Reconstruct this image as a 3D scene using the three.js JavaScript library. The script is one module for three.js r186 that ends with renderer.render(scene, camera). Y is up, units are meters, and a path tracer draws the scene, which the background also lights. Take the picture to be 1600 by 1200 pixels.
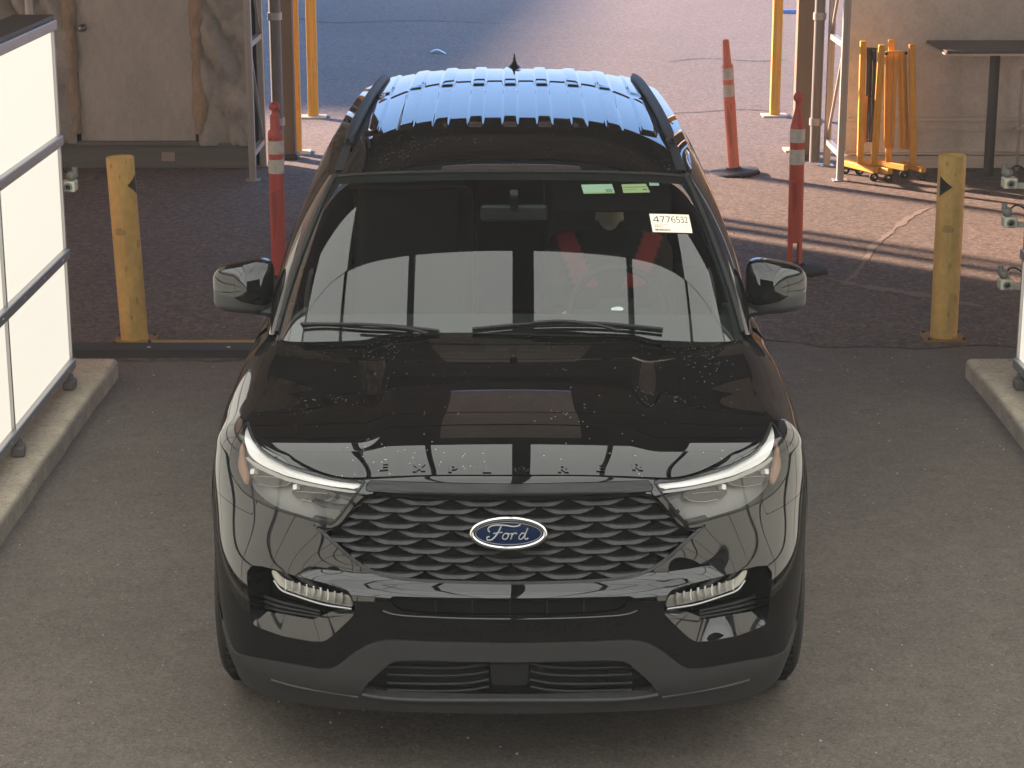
import * as THREE from 'three';
import { mergeGeometries } from 'three/addons/utils/BufferGeometryUtils.js';
import { RoundedBoxGeometry } from 'three/addons/geometries/RoundedBoxGeometry.js';
import { TextGeometry } from 'three/addons/geometries/TextGeometry.js';
import { FontLoader } from 'three/addons/loaders/FontLoader.js';
import { MarchingCubes } from 'three/addons/objects/MarchingCubes.js';
import { RectAreaLightUniformsLib } from 'three/addons/lights/RectAreaLightUniformsLib.js';

// ------------------------------------------------------------------ camera, sky, sun, large lights, exposure
const scene = new THREE.Scene();
const V3 = (x, y, z) => new THREE.Vector3(x, y, z);
const CAM = { f: 3250, H: 2.93, D: 5.9, pitch: THREE.MathUtils.degToRad(15.3) };
const camera = new THREE.PerspectiveCamera(2 * Math.atan(600 / CAM.f) * 180 / Math.PI, 4 / 3, 0.1, 400);
camera.position.set(0, CAM.H, CAM.D);
camera.rotation.set(-CAM.pitch, 0, 0);
scene.add(camera);
const renderer = new THREE.WebGLRenderer({ antialias: true });
renderer.toneMapping = THREE.LinearToneMapping;
renderer.toneMappingExposure = 5.0;
renderer.shadowMap.enabled = true;
RectAreaLightUniformsLib.init();
{ // clear late-afternoon sky, air only
  const w = 128, h = 64, d = new Float32Array(w * h * 4);
  for (let j = 0; j < h; j++) for (let i = 0; i < w; i++) {
    const el = Math.max(0, ((j + 0.5) / h - 0.5) * 2), k = Math.pow(el, 0.55), o = (j * w + i) * 4;
    d[o] = 0.135 * (1 - k) + 0.055 * k; d[o + 1] = 0.245 * (1 - k) + 0.125 * k; d[o + 2] = 0.42 * (1 - k) + 0.3 * k; d[o + 3] = 1;
  }
  const sky = new THREE.DataTexture(d, w, h, THREE.RGBAFormat, THREE.FloatType);
  sky.mapping = THREE.EquirectangularReflectionMapping; sky.magFilter = THREE.LinearFilter; sky.needsUpdate = true;
  scene.background = sky; scene.environment = sky;
}
const sun = new THREE.DirectionalLight(new THREE.Color(1, 0.7, 0.52), 5);
sun.position.set(-70.4, 29, -75.7); sun.target.position.set(0, 0, -12);
sun.castShadow = true; sun.shadow.radius = 3; sun.shadow.mapSize.set(4096, 4096);
Object.assign(sun.shadow.camera, { left: -30, right: 30, top: 30, bottom: -30, near: 10, far: 200 });
scene.add(sun, sun.target);
const PANEL = { glow: 0.185, lamp: 0.06, tint: [1, 0.93, 0.79] }, CEIL = { glow: 0.36, lamp: 0.09, tint: [0.98, 1, 0.95] };      // radiance of the light boxes: mesh + lamp in front of it

// ------------------------------------------------------------------ helpers
let seed = 12345;
const rnd = () => { seed = (seed * 1664525 + 1013904223) >>> 0; return seed / 4294967296; };
const rr = (a, b) => a + (b - a) * rnd();
const lerp = (a, b, t) => a + (b - a) * t;
const sm = (a, b, x) => { const t = Math.min(1, Math.max(0, (x - a) / (b - a))); return t * t * (3 - 2 * t); };
const hash = (x, y, s) => { let h = (x * 374761393 + y * 668265263 + s * 974634777) | 0; h = Math.imul(h ^ (h >>> 13), 1274126177); h ^= h >>> 16; return (h >>> 0) / 4294967296; };
function vn(x, y, per, s) {                                              // tileable value noise
  const xi = Math.floor(x), yi = Math.floor(y), fx = x - xi, fy = y - yi, u = fx * fx * (3 - 2 * fx), v = fy * fy * (3 - 2 * fy), m = (a) => ((a % per) + per) % per;
  const a = hash(m(xi), m(yi), s), b = hash(m(xi + 1), m(yi), s), c = hash(m(xi), m(yi + 1), s), d = hash(m(xi + 1), m(yi + 1), s);
  return lerp(lerp(a, b, u), lerp(c, d, u), v);
}
function tex(n, fn, srgb = true, rep = 1) {
  const d = new Uint8Array(n * n * 4), out = [0, 0, 0];
  for (let j = 0; j < n; j++) for (let i = 0; i < n; i++) { fn(i / n, j / n, out, i, j); const o = (j * n + i) * 4; for (let k = 0; k < 3; k++) d[o + k] = Math.max(0, Math.min(255, out[k] * 255)); d[o + 3] = 255; }
  const t = new THREE.DataTexture(d, n, n); t.wrapS = t.wrapT = THREE.RepeatWrapping; t.magFilter = THREE.LinearFilter; t.minFilter = THREE.LinearMipmapLinearFilter; t.generateMipmaps = true;
  if (srgb) t.colorSpace = THREE.SRGBColorSpace; t.repeat.set(rep, rep); t.needsUpdate = true; return t;
}
const lin = (r, g, b) => new THREE.Color().setRGB(r, g, b);
const std = (c, roughness = 0.6, o = {}) => new THREE.MeshStandardMaterial({ color: lin(...c), roughness, side: THREE.DoubleSide, ...o });
const phy = (c, roughness = 0.5, o = {}) => new THREE.MeshPhysicalMaterial({ color: lin(...c), roughness, side: THREE.DoubleSide, ...o });
const taken = {};
const numbered = (n) => { taken[n] = (taken[n] ?? -1) + 1; return taken[n] ? n + '_' + String(taken[n]).padStart(3, '0') : n; };
function tag(o, label, category, group, kind) { o.userData = { label, category }; if (group) o.userData.group = group; if (kind) o.userData.kind = kind; return o; }
function shade(o) { o.castShadow = o.receiveShadow = true; return o; }
function mesh(name, geo, mat, parent = scene) { if (Array.isArray(geo)) geo = mergeGeometries(geo.map((g) => { const q = g.index ? g.toNonIndexed() : g; for (const k of Object.keys(q.attributes)) if (!['position', 'normal', 'uv'].includes(k)) q.deleteAttribute(k); if (!q.attributes.uv) q.setAttribute('uv', new THREE.Float32BufferAttribute(new Float32Array(q.attributes.position.count * 2), 2)); return q; })); const m = shade(new THREE.Mesh(geo, mat)); m.name = parent === scene ? numbered(name) : name; parent.add(m); return m; }
function thing(name, label, category, p = [0, 0, 0], ry = 0, group) { const g = new THREE.Group(); g.name = numbered(name); g.position.set(...p); g.rotation.y = ry; tag(g, label, category, group); scene.add(g); return g; }
function struct(name, geo, mat) { const m = mesh(name, geo, mat); m.userData = { kind: 'structure' }; return m; }
const box = (w, h, d, x = 0, y = 0, z = 0, r = 0) => { const g = r ? new RoundedBoxGeometry(w, h, d, 2, r) : new THREE.BoxGeometry(w, h, d); return g.translate(x, y, z); };
const cyl = (r0, r1, h, x = 0, y = 0, z = 0, n = 24) => new THREE.CylinderGeometry(r1, r0, h, n).translate(x, y + h / 2, z);
function bar(a, b, w, d = w, r = 0) {                                     // box bar from a to b
  const A = V3(...a), B = V3(...b), L = A.distanceTo(B), g = r ? new RoundedBoxGeometry(w, d, L, 2, r) : new THREE.BoxGeometry(w, d, L);
  const m = new THREE.Matrix4().lookAt(B, A, Math.abs(B.clone().sub(A).normalize().y) > 0.99 ? V3(0, 0, 1) : V3(0, 1, 0)); m.setPosition(A.add(B).multiplyScalar(0.5)); return g.applyMatrix4(m);
}
const uvScale = (g, a, b) => { const u = g.attributes.uv; for (let i = 0; i < u.count; i++) u.setXY(i, u.getX(i) * a, u.getY(i) * b); return g; };
const tube = (pts, r, n = 40, k = 8, closed = false) => new THREE.TubeGeometry(new THREE.CatmullRomCurve3(pts.map((p) => p.isVector3 ? p : V3(...p)), closed, 'catmullrom', 0.5), n, r, k, closed);
const lathe = (pts, n = 32) => new THREE.LatheGeometry(pts.map((p) => new THREE.Vector2(...p)), n);
// a pixel gives a direction; the distance comes from the plane it meets
const cP = Math.cos(CAM.pitch), sP = Math.sin(CAM.pitch);
function ray(u, v) { const a = (u - 800) / CAM.f, b = (600 - v) / CAM.f; return V3(a, b * cP - sP, -(b * sP + cP)); }
function onY(u, v, y = 0) { const d = ray(u, v), t = (y - CAM.H) / d.y; return V3(d.x * t, y, CAM.D + d.z * t); }
function onZ(u, v, z) { const d = ray(u, v), t = (z - CAM.D) / d.z; return V3(d.x * t, CAM.H + d.y * t, z); }
function toPx(p) { const dz = CAM.D - p.z, dy = p.y - CAM.H, dep = dz * cP - dy * sP; return [800 + CAM.f * p.x / dep, 600 - CAM.f * (dy * cP + dz * sP) / dep]; }
function gridGeo(na, nb, fn, uvs = 1) {                                   // fn(i/na, j/nb) -> Vector3
  const p = [], uv = [], ix = [];
  for (let j = 0; j <= nb; j++) for (let i = 0; i <= na; i++) { const q = fn(i / na, j / nb); p.push(q.x, q.y, q.z); uv.push((q.u ?? i / na) * uvs, (q.v ?? j / nb) * uvs); }
  for (let j = 0; j < nb; j++) for (let i = 0; i < na; i++) { const a = j * (na + 1) + i, b = a + 1, c = a + na + 1, d = c + 1; ix.push(a, b, d, a, d, c); }
  const g = new THREE.BufferGeometry(); g.setAttribute('position', new THREE.Float32BufferAttribute(p, 3)); g.setAttribute('uv', new THREE.Float32BufferAttribute(uv, 2)); g.setIndex(ix); g.computeVertexNormals(); return g;
}
// ------------------------------------------------------------------ setting
const asphaltMap = tex(1024, (x, y, o, i, j) => {
  const g = hash(i, j, 1), m = vn(x * 280, y * 280, 280, 2), c = vn(x * 48, y * 48, 48, 3), l = vn(x * 7, y * 7, 7, 4);
  let v = 0.62 + 0.2 * (g - 0.5) + 0.1 * (m - 0.5) + 0.05 * (c - 0.5) + 0.03 * (l - 0.5);
  if (hash(i >> 1, j >> 1, 9) > 0.995) v += 0.22; if (m < 0.06) v -= 0.08;
  o[0] = v; o[1] = v * 0.978; o[2] = v * 0.955;
});
const asphaltBump = tex(512, (x, y, o, i, j) => { o[0] = o[1] = o[2] = 0.5 * vn(x * 140, y * 140, 140, 7) + 0.3 * hash(i, j, 8) + 0.2 * vn(x * 30, y * 30, 30, 5); }, false);
for (const t of [asphaltMap, asphaltBump]) t.repeat.set(1, 1);
const groundMat = std([0.385, 0.342, 0.312], 0.88, { map: asphaltMap, bumpMap: asphaltBump, bumpScale: 0.003, vertexColors: true });
{
  const g = gridGeo(150, 220, (a, b) => { const x = lerp(-60, 60, Math.pow(Math.abs(2 * a - 1), 2.2) * Math.sign(2 * a - 1) / 2 + 0.5), z = b < 0.75 ? lerp(14, -31, b / 0.75) : lerp(-31, -130, (b - 0.75) / 0.25), q = V3(x, 0, z); q.u = x / 3; q.v = z / 3; return q; });
  const p = g.attributes.position, c = [];
  for (let i = 0; i < p.count; i++) {                                     // weathered patches and tyre-darkened stains
    const x = p.getX(i) + 100, z = p.getZ(i) + 200;
    const n = 0.55 * vn(x * 0.45, z * 0.45, 4096, 21) + 0.3 * vn(x * 1.6, z * 1.6, 4096, 22) + 0.15 * vn(x * 4.1, z * 4.1, 4096, 23);
    const k = 0.83 + 0.34 * n; c.push(k, k * (0.99 + 0.015 * n), k * (0.975 + 0.03 * n));
  }
  g.setAttribute('color', new THREE.Float32BufferAttribute(c, 3));
  struct('ground', g, groundMat);
}
// the yard: coarser, pinker asphalt from the cable ramp outwards
const yardMap = tex(1024, (x, y, o, i, j) => {
  const g = hash(i >> 1, j >> 1, 11), m = vn(x * 120, y * 120, 120, 12), c = vn(x * 60, y * 60, 60, 13);
  let v = 0.64 + 0.26 * (g - 0.5) + 0.26 * (m - 0.5) + 0.12 * (c - 0.5); const t = hash(i >> 2, j >> 2, 15); if (t > 0.975) v += 0.2; if (t < 0.03) v -= 0.18; const w = 0.03 * (hash(i >> 2, j >> 2, 16) - 0.5);
  o[0] = v * (1 + w); o[1] = v * 0.965; o[2] = v * (0.95 - w);
});
const yardMat = std([0.34, 0.272, 0.238], 0.9, { map: yardMap, bumpMap: yardMap, bumpScale: 0.0035, vertexColors: true });
{
  const g = gridGeo(220, 150, (a, b) => { const s = 2 * a - 1, x = lerp(-45, 45, Math.pow(Math.abs(s), 2) * Math.sign(s) / 2 + 0.5), z = b < 0.8 ? lerp(-5.5 + 0.5 * (vn(x * 0.9 + 100, 5, 4096, 27) - 0.5) + 0.16 * (vn(x * 5 + 100, 7, 4096, 28) - 0.5), -31, b / 0.8) : lerp(-31, -110, (b - 0.8) / 0.2), q = V3(x, 0.004, z); q.u = x / 2.3; q.v = z / 2.3; return q; }), p = g.attributes.position, c = [];
  for (let i = 0; i < p.count; i++) { const x = p.getX(i) + 100, z = p.getZ(i) + 200, n = 0.6 * vn(x * 0.5, z * 0.5, 4096, 25) + 0.4 * vn(x * 1.9, z * 1.9, 4096, 26), k = 0.86 + 0.28 * n; c.push(k, k, k); }
  g.setAttribute('color', new THREE.Float32BufferAttribute(c, 3)); struct('yard_pavement', g, yardMat);
}
const concreteMap = tex(512, (x, y, o, i, j) => { const v = 0.8 + 0.14 * (hash(i, j, 31) - 0.5) + 0.09 * (vn(x * 60, y * 60, 60, 32) - 0.5) + 0.07 * (vn(x * 9, y * 9, 9, 33) - 0.5) - (vn(x * 40, y * 40, 40, 34) > 0.9 ? 0.12 : 0); o[0] = v; o[1] = v * 0.96; o[2] = v * 0.9; });
const concrete = std([0.82, 0.79, 0.72], 0.9, { map: concreteMap, bumpMap: concreteMap, bumpScale: 0.0012 });
function curb(x0, x1, label, sgn) {
  const sh = new THREE.Shape(); const w = Math.abs(x1 - x0);
  sh.moveTo(0, -0.02); sh.lineTo(0, 0.075); sh.quadraticCurveTo(0.002, 0.1, 0.03, 0.102); sh.lineTo(w, 0.104); sh.lineTo(w, -0.02);
  const g = new THREE.ExtrudeGeometry(sh, { depth: 12.2, steps: 60, bevelEnabled: false });
  const p = g.attributes.position;
  for (let i = 0; i < p.count; i++) if (p.getX(i) < 0.05) { const z = p.getZ(i); p.setX(i, p.getX(i) + 0.012 * (vn(z * 2.3 + 40, x0 + 60, 4096, 41) - 0.5) + 0.01 * (vn(z * 9 + 40, x0 + 60, 4096, 42) - 0.5)); }
  if (sgn < 0) { g.scale(-1, 1, 1); g.index === null && flip(g); }
  g.computeVertexNormals();
  const m = mesh('concrete_curb', g, concrete); m.position.set(x0, 0, -4.95); tag(m, label, 'curb', 'concrete curbs under the light walls');
}
function flip(g) { const p = g.attributes.position, u = g.attributes.uv; for (let i = 0; i < p.count; i += 3) for (const [at, n] of [[p, 3], [u, 2]]) for (let k = 0; k < n; k++) { const a = at.array[(i + 1) * n + k]; at.array[(i + 1) * n + k] = at.array[(i + 2) * n + k]; at.array[(i + 2) * n + k] = a; } }
curb(-2.13, -2.95, 'low concrete curb under the light wall with one small camera', -1);
curb(2.45, 3.3, 'low concrete curb under the light wall with three small cameras', 1);

// light walls: three rows of glowing panels in an aluminium frame, on levelling feet
const alu = std([0.42, 0.41, 0.4], 0.42, { metalness: 0.7 }), aluDark = std([0.09, 0.085, 0.08], 0.6), rubber = std([0.02, 0.02, 0.021], 0.75), darkSteel = std([0.035, 0.033, 0.033], 0.5);
const lit = (P) => { const m = std([0.25, 0.24, 0.22], 0.6); m.emissive = lin(...P.tint.map((c) => c * P.glow)); m.emissiveIntensity = 1; return m; }, glow = lit(PANEL), glowTop = lit(CEIL);
function lamp(parent, w, h, p, look, P = PANEL) { const l = new THREE.RectAreaLight(lin(...P.tint), P.lamp, w, h); l.position.set(...p); parent.add(l); l.lookAt(...look); return l; }
const rowsY = [0.2, 0.775, 1.355, 1.93];
function lightWall(x, sgn, label) {                                       // sgn: the side the panels face
  const g = thing('light_wall', label, 'light wall', [x, 0, 0], 0, 'light walls along the car');
  const z0 = -4.5, pitch = 1.3, n = 8, z1 = z0 + pitch * n, zc = (z0 + z1) / 2, L = z1 - z0;
  mesh('back_box', box(0.13, 1.72, L - 0.02, -sgn * 0.085, 1.065, zc), aluDark, g);
  rowsY.forEach((y, i) => {
    const r = mesh('rail', box(0.05, 0.052, L, 0.018 * sgn - 0.02 * sgn, y, zc, 0.006), alu, g);
    const b = []; for (let z = z0 + 0.18; z < z1; z += 0.42) b.push(new THREE.SphereGeometry(0.007, 8, 6).scale(0.5, 1, 1).translate(sgn * 0.024, y, z)); mesh('rivet', b, std([0.6, 0.6, 0.58], 0.3, { metalness: 0.8 }), r);
  });
  mesh('top_cover', box(0.2, 0.02, L, -sgn * 0.09, 1.968, zc), darkSteel, g);
  for (let k = 0; k <= n; k++) mesh('upright', box(0.03, 1.72, 0.022, -0.006 * sgn, 1.065, z0 + pitch * k + (k === 0 ? 0.012 : k === n ? -0.012 : 0)), alu, g);
  for (let r = 0; r < 3; r++) for (let k = 0; k < n; k++) mesh('light_panel', box(0.012, rowsY[r + 1] - rowsY[r] - 0.052, pitch - 0.022, -0.012 * sgn, (rowsY[r] + rowsY[r + 1]) / 2, z0 + pitch * (k + 0.5)), glow, g);
  for (let r = 0; r < 3; r++) lamp(g, L - 0.06, rowsY[r + 1] - rowsY[r] - 0.07, [-0.0035 * sgn, (rowsY[r] + rowsY[r + 1]) / 2, zc], [x + sgn * 10, (rowsY[r] + rowsY[r + 1]) / 2, zc]);
  for (let k = 0; k <= n; k++) { const c = mesh('levelling_foot', [box(0.06, 0.05, 0.09, 0, 0.129, 0, 0.012), cyl(0.02, 0.02, 0.03, 0, 0.15, 0)], std([0.16, 0.15, 0.145], 0.7), g); c.position.set(0.018 * sgn, 0, z0 + pitch * k + (k ? 0 : 0.16)); c.rotation.y = 0.15 * ((k * 7) % 3); }
  return g;
}
lightWall(-2.275, 1, 'wall of glowing cream light panels on small feet beside the door side');
lightWall(2.61, -1, 'wall of glowing cream light panels on small feet beside the folded yellow barriers');

// light ceiling over the front of the booth: seen only mirrored in the paint and the windscreen
{
  const g = thing('light_ceiling', 'overhead ceiling of glowing panels between dark ribs above the bonnet', 'light ceiling', [0, 0, 0]);
  const Y = 4.0, xs = [-2.25, -1.35, -0.65, 0.07, 0.8, 1.55, 2.55], zs = [-2.35, 0.2, 3.0, 5.8, 8.2], ribW = [0.03, 0.04, 0.045, 0.13, 0.045, 0.04, 0.03];
  for (const i of [0, 5]) mesh('light_panel', box(xs[i + 1] - xs[i] - 0.004, 0.012, 0.8, (xs[i] + xs[i + 1]) / 2, Y + 0.012, -2.765), glowTop, g);  // outer bays added further back to fill the windscreen reflection
  for (let i = 0; i < xs.length - 1; i++) for (let k = 0; k < zs.length - 1; k++) mesh('light_panel', box(xs[i + 1] - xs[i] - 0.004, 0.012, zs[k + 1] - zs[k] - 0.004, (xs[i] + xs[i + 1]) / 2, Y + 0.012, (zs[k] + zs[k + 1]) / 2), glowTop, g);
  xs.forEach((x, i) => mesh('rib', box(ribW[i], 0.05, 10.55, x, Y - 0.03, 2.925), aluDark, g));
  zs.slice(1, 4).forEach((z, i) => mesh('cross_bar', box(4.78, 0.03, 0.018, 0.15, Y - 0.072, z), aluDark, g));
  mesh('top_cover', box(4.9, 0.02, 10.8, 0.15, Y + 0.05, 2.85), aluDark, g);
  lamp(g, 4.76, 10.5, [0.15, Y + 0.001, 2.93], [0.15, -10, 2.85], CEIL);
  for (const [x0, y0, x1, y1] of [[-2.36, 2.2, -2.28, 3.97], [2.68, 2.2, 2.58, 3.97]]) {
    const L = Math.hypot(x1 - x0, y1 - y0), a = Math.atan2(y1 - y0, x1 - x0), s = Math.sign(x1 - x0), cx = (x0 + x1) / 2, cy = (y0 + y1) / 2, nx = s * Math.sin(Math.abs(y1 - y0) > 0 ? Math.acos(Math.abs(x1 - x0) / L) : 0), ny = -Math.abs(x1 - x0) / L;
    const zw = zs; for (let k = 0; k < 4; k++) { const m = mesh('light_panel', box(L, 0.012, zw[k + 1] - zw[k] - 0.02, 0, 0, 0), glowTop, g); m.position.set(cx - nx * 0.012, cy - ny * 0.012, (zw[k] + zw[k + 1]) / 2); m.rotation.z = a; }
    for (const z of zs) mesh('rib', bar([x0 + nx * 0.03, y0, z], [x1 + nx * 0.03, y1, z], 0.035), aluDark, g);
    for (const t of [0.02, 0.45]) mesh('rod', bar([lerp(x0, x1, t) + nx * 0.03, lerp(y0, y1, t) + ny * 0.03, -2.5], [lerp(x0, x1, t) + nx * 0.03, lerp(y0, y1, t) + ny * 0.03, 8.2], 0.022), aluDark, g);
    const l = new THREE.RectAreaLight(lin(...CEIL.tint), CEIL.lamp, 10.6, L - 0.03); l.position.set(cx + nx * 0.004, cy + ny * 0.004, 2.85); g.add(l); l.lookAt(cx + nx * 5, cy + ny * 5, 2.85);
  }
  // two wires that sway across below the panels
  mesh('cable', tube([[-1.7, 3.8, -0.2], [-0.9, 3.72, 1.4], [0.2, 3.68, 3.2], [1.9, 3.8, 5.5]], 0.012, 60), rubber, g);
  mesh('cable', tube([[1.9, 3.8, -0.1], [1.1, 3.7, 1], [0.3, 3.75, 2.2], [-1.6, 3.8, 4.5]], 0.012, 60), rubber, g);
  // thin bracing wires under the panels
  for (const [x0, z0, x1, z1] of [[-2.2, 0.6, -0.6, 3], [-2.2, 3, -0.6, 0.6], [2.5, 0.6, 0.9, 3], [2.5, 3, 0.9, 0.6], [-2.2, 3, -0.6, 8], [-0.6, 3, -2.2, 8], [2.5, 3, 0.9, 8], [0.9, 3, 2.5, 8]]) mesh('wire', tube([[x0, Y - 0.1, z0], [(x0 + x1) / 2, Y - 0.17, (z0 + z1) / 2], [x1, Y - 0.1, z1]], 0.008, 20, 6), rubber, g);
  for (const [x, z] of [[-1.6, -2.4], [1.9, -2.4], [-1.6, 8], [1.9, 8]]) mesh('hanger', bar([x, Y + 0.05, z], [x, 6.05, z], 0.03), aluDark, g);
}

// ------------------------------------------------------------------ shelter: fabric walls, posts, roof
const fabricBump = tex(256, (x, y, o, i, j) => { o[0] = o[1] = o[2] = 0.5 + 0.25 * ((i % 4 < 2) ^ (j % 4 < 2)) + 0.25 * vn(x * 30, y * 30, 30, 51); }, false, 6);
const dirt = tex(512, (x, y, o) => { const v = 0.9 + 0.07 * (vn(x * 5, y * 5, 5, 61) - 0.5) + 0.05 * (vn(x * 26, y * 26, 26, 62) - 0.5) + 0.06 * (vn(x * 120, y * 120, 120, 63) - 0.5); o[0] = v; o[1] = v * 0.985; o[2] = v * 0.965; });
const quilt = std([0.52, 0.51, 0.48], 0.8, { map: dirt, bumpMap: fabricBump, bumpScale: 0.002 }), vinyl = std([0.84, 0.82, 0.78], 0.45, { map: dirt }), doorPaint = std([0.62, 0.6, 0.57], 0.5, { map: dirt }), foam = std([0.5, 0.39, 0.29], 0.9, { map: dirt, bumpMap: concreteMap, bumpScale: 0.01 });
const galv = std([0.55, 0.55, 0.54], 0.4, { metalness: 0.55, map: dirt }), brown = std([0.2, 0.14, 0.085], 0.7, { map: dirt }), greyPipe = std([0.22, 0.215, 0.21], 0.5, { map: dirt }), roofMat = std([0.12, 0.115, 0.11], 0.9, { map: dirt }), tentSkin = phy([0.5, 0.47, 0.43], 1, { map: dirt, transmission: 0.3, thickness: 0 }), roofSkin = phy([0.13, 0.12, 0.115], 1, { map: dirt, transmission: 0.06, thickness: 0 }), addedPane = phy([0.5, 0.47, 0.38], 1, { map: dirt, transmission: 0.15, thickness: 0 });
const ZW = -11.9;
function cloth(x0, x1, y0, y1, z, amp, s, na, nb) {
  return gridGeo(na, nb, (a, b) => {
    const x = lerp(x0, x1, a), y = lerp(y0, y1, b);
    const dx = x + 0.5 * y, n = Math.abs(vn(dx * 5 + 50, (y - 0.5 * x) * 1.8 + 50, 4096, s) - 0.5) * 2, m = vn(x * 7 + 50, y * 3 + 50, 4096, s + 1), w = Math.abs(vn(dx * 11 + 9, (y - x) * 4.5 + 90, 4096, s + 2) - 0.5) * 2;
    const e = Math.sin(Math.PI * a); const q = V3(x, y, z + amp * (0.25 + 0.75 * e) * (2.2 * Math.pow(n, 0.55) + 0.35 * m + 1.0 * Math.pow(w, 0.55) - 0.8)); q.u = x / 2.5; q.v = y / 2.5; return q;
  });
}
{
  const g = thing('insulated_wall', 'wrinkled beige insulation blanket wall around the white door', 'wall', [0, 0, ZW]);
  mesh('blanket', cloth(-5.2, -3.72, 0.22, 6.0, 0.05, 0.1, 71, 60, 150), quilt, g);
  mesh('blanket', cloth(-2.68, -2.2, 0.2, 6.0, 0.05, 0.07, 75, 30, 150), quilt, g);
  mesh('blanket', cloth(-3.72, -2.68, 2.25, 6.0, 0.05, 0.06, 79, 40, 60), quilt, g);
  mesh('backing', box(3.2, 6.0, 0.05, -3.75, 3.0, -0.12), roofMat, g);
  for (const [x, s] of [[-3.74, 1], [-2.66, 2]]) mesh('foam_edge', gridGeo(14, 120, (a, b) => { const y = lerp(0.3, 4.6, b), t = (a - 0.5) * Math.PI, w = 0.05 * (0.7 + 0.5 * vn(y * 5 + 20, s * 7, 4096, 83) + 0.35 * vn(y * 21 + 20, s * 7, 4096, 86)); const q = V3(x + w * Math.sin(t) + 0.03 * (vn(y * 2 + 9, s, 4096, 84) - 0.5), y, 0.03 + w * Math.cos(t) * 1.1 + 0.035 * vn(y * 24, a * 5 + s, 4096, 85)); q.u = a * 0.1; q.v = y / 2.5; return q; }), foam, g);
  mesh('skirting', [box(3.1, 0.2, 0.05, -3.75, 0.1, 0.03, 0.008), box(3.1, 0.025, 0.08, -3.75, 0.212, 0.04)], greyPipe, g);
  mesh('outlet_plate', box(0.12, 0.08, 0.02, -2.95, 0.1, 0.065, 0.006), std([0.4, 0.34, 0.3], 0.5), g);
}
{
  const g = thing('door', 'plain off-white door with a round knob in the insulated wall', 'door', [-3.2, 0.235, ZW + 0.02]);
  mesh('leaf', box(0.98, 2.02, 0.045, 0, 1.01, 0, 0.004), doorPaint, g);
  const k = mesh('knob', lathe([[0, 0], [0.034, 0], [0.034, 0.012], [0.013, 0.016], [0.012, 0.04], [0.024, 0.05], [0.03, 0.062], [0.027, 0.078], [0.014, 0.086], [0, 0.087]]), std([0.3, 0.28, 0.26], 0.3, { metalness: 0.9 }), g);
  k.rotation.x = Math.PI / 2; k.position.set(-0.43, 0.96, 0.022);
  mesh('threshold', box(1.04, 0.03, 0.09, 0, -0.016, 0.02), greyPipe, g);
}
{
  const g = thing('vinyl_wall', 'smooth beige vinyl wall behind the folded yellow barriers', 'wall', [0, 0, ZW]);
  mesh('sheet', gridGeo(90, 70, (a, b) => { const x = lerp(2.86, 5.6, a), y = lerp(0.12, 6.0, b), q = V3(x, y, 0.02 + 0.02 * Math.sin(x * 2.3 + 0.8 * vn(y + 9, 3, 4096, 92)) + 0.014 * vn(x * 3 + 20, y * 1.2, 4096, 91)); q.u = x / 2.5; q.v = y / 2.5; return q; }), vinyl, g);
  mesh('base_rail', [box(2.74, 0.11, 0.07, 4.23, 0.055, 0.035, 0.006), box(2.74, 0.02, 0.09, 4.23, 0.13, 0.045, 0.004), box(2.74, 0.03, 0.03, 4.23, 0.42, 0.065, 0.006), box(2.74, 0.012, 0.02, 4.23, 0.33, 0.06)], vinyl, g);
  mesh('backing', box(2.74, 6.0, 0.04, 4.23, 3.0, -0.08), roofMat, g);
}
function truss(x, sgn, label) {                                            // ladder frame running back into the opening
  const g = thing('steel_frame', label, 'frame', [x, 0, 0], 0, 'ladder frames at the opening'), zf = -11.2, zb = -11.95;
  mesh('leg', box(0.055, 4.9, 0.055, 0, 2.45, zf, 0.004), galv, g); mesh('leg', box(0.055, 4.9, 0.055, 0, 2.45, zb, 0.004), galv, g);
  for (const y of [0.22, 1.12, 2.02, 2.92, 3.82]) { mesh('rung', bar([0, y, zf - 0.028], [0, y, zb + 0.028], 0.045), galv, g); mesh('brace', bar([sgn * 0.005, y + 0.03, zb + 0.03], [sgn * 0.005, y + 0.86, zf - 0.03], 0.022), galv, g); }
  mesh('foot_plate', box(0.12, 0.012, 0.12, 0, 0.006, zf), galv, g); mesh('foot_plate', box(0.12, 0.012, 0.12, 0, 0.006, zb), galv, g);
}
truss(-2.15, 1, 'pale steel ladder frame at the edge of the insulated wall');
truss(2.72, -1, 'pale steel ladder frame at the edge of the smooth vinyl wall');
for (const [x, r, l, z] of [[-2.02, 0.05, 'grey drain pipe between the ladder frame and the brown post by the blanket wall', -12.0], [2.62, 0.045, 'grey drain pipe beside the brown post near the folded barriers', -12.0]]) {
  const g = thing('drain_pipe', l, 'pipe', [x, 0, z], 0, 'drain pipes at the opening'); mesh('pipe', cyl(r, r, 4.85, 0, 0.03, 0), greyPipe, g); for (const y of [0.35, 1.25, 2.4]) mesh('bracket', cyl(r + 0.012, r + 0.012, 0.06, 0, y, 0), galv, g);
}
for (const [x, w, l] of [[-1.97, 0.13, 'brown square post on the blanket wall side of the opening'], [2.56, 0.17, 'brown square post on the vinyl wall side of the opening']]) { const g = thing('opening_post', l, 'post', [x, 0, -12.35], 0, 'brown posts of the opening'); mesh('post', box(w, 4.9, 0.14, 0, 2.45, 0, 0.01), brown, g); mesh('base_shoe', box(w + 0.04, 0.05, 0.18, 0, 0.025, 0, 0.01), darkSteel, g); }
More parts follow.
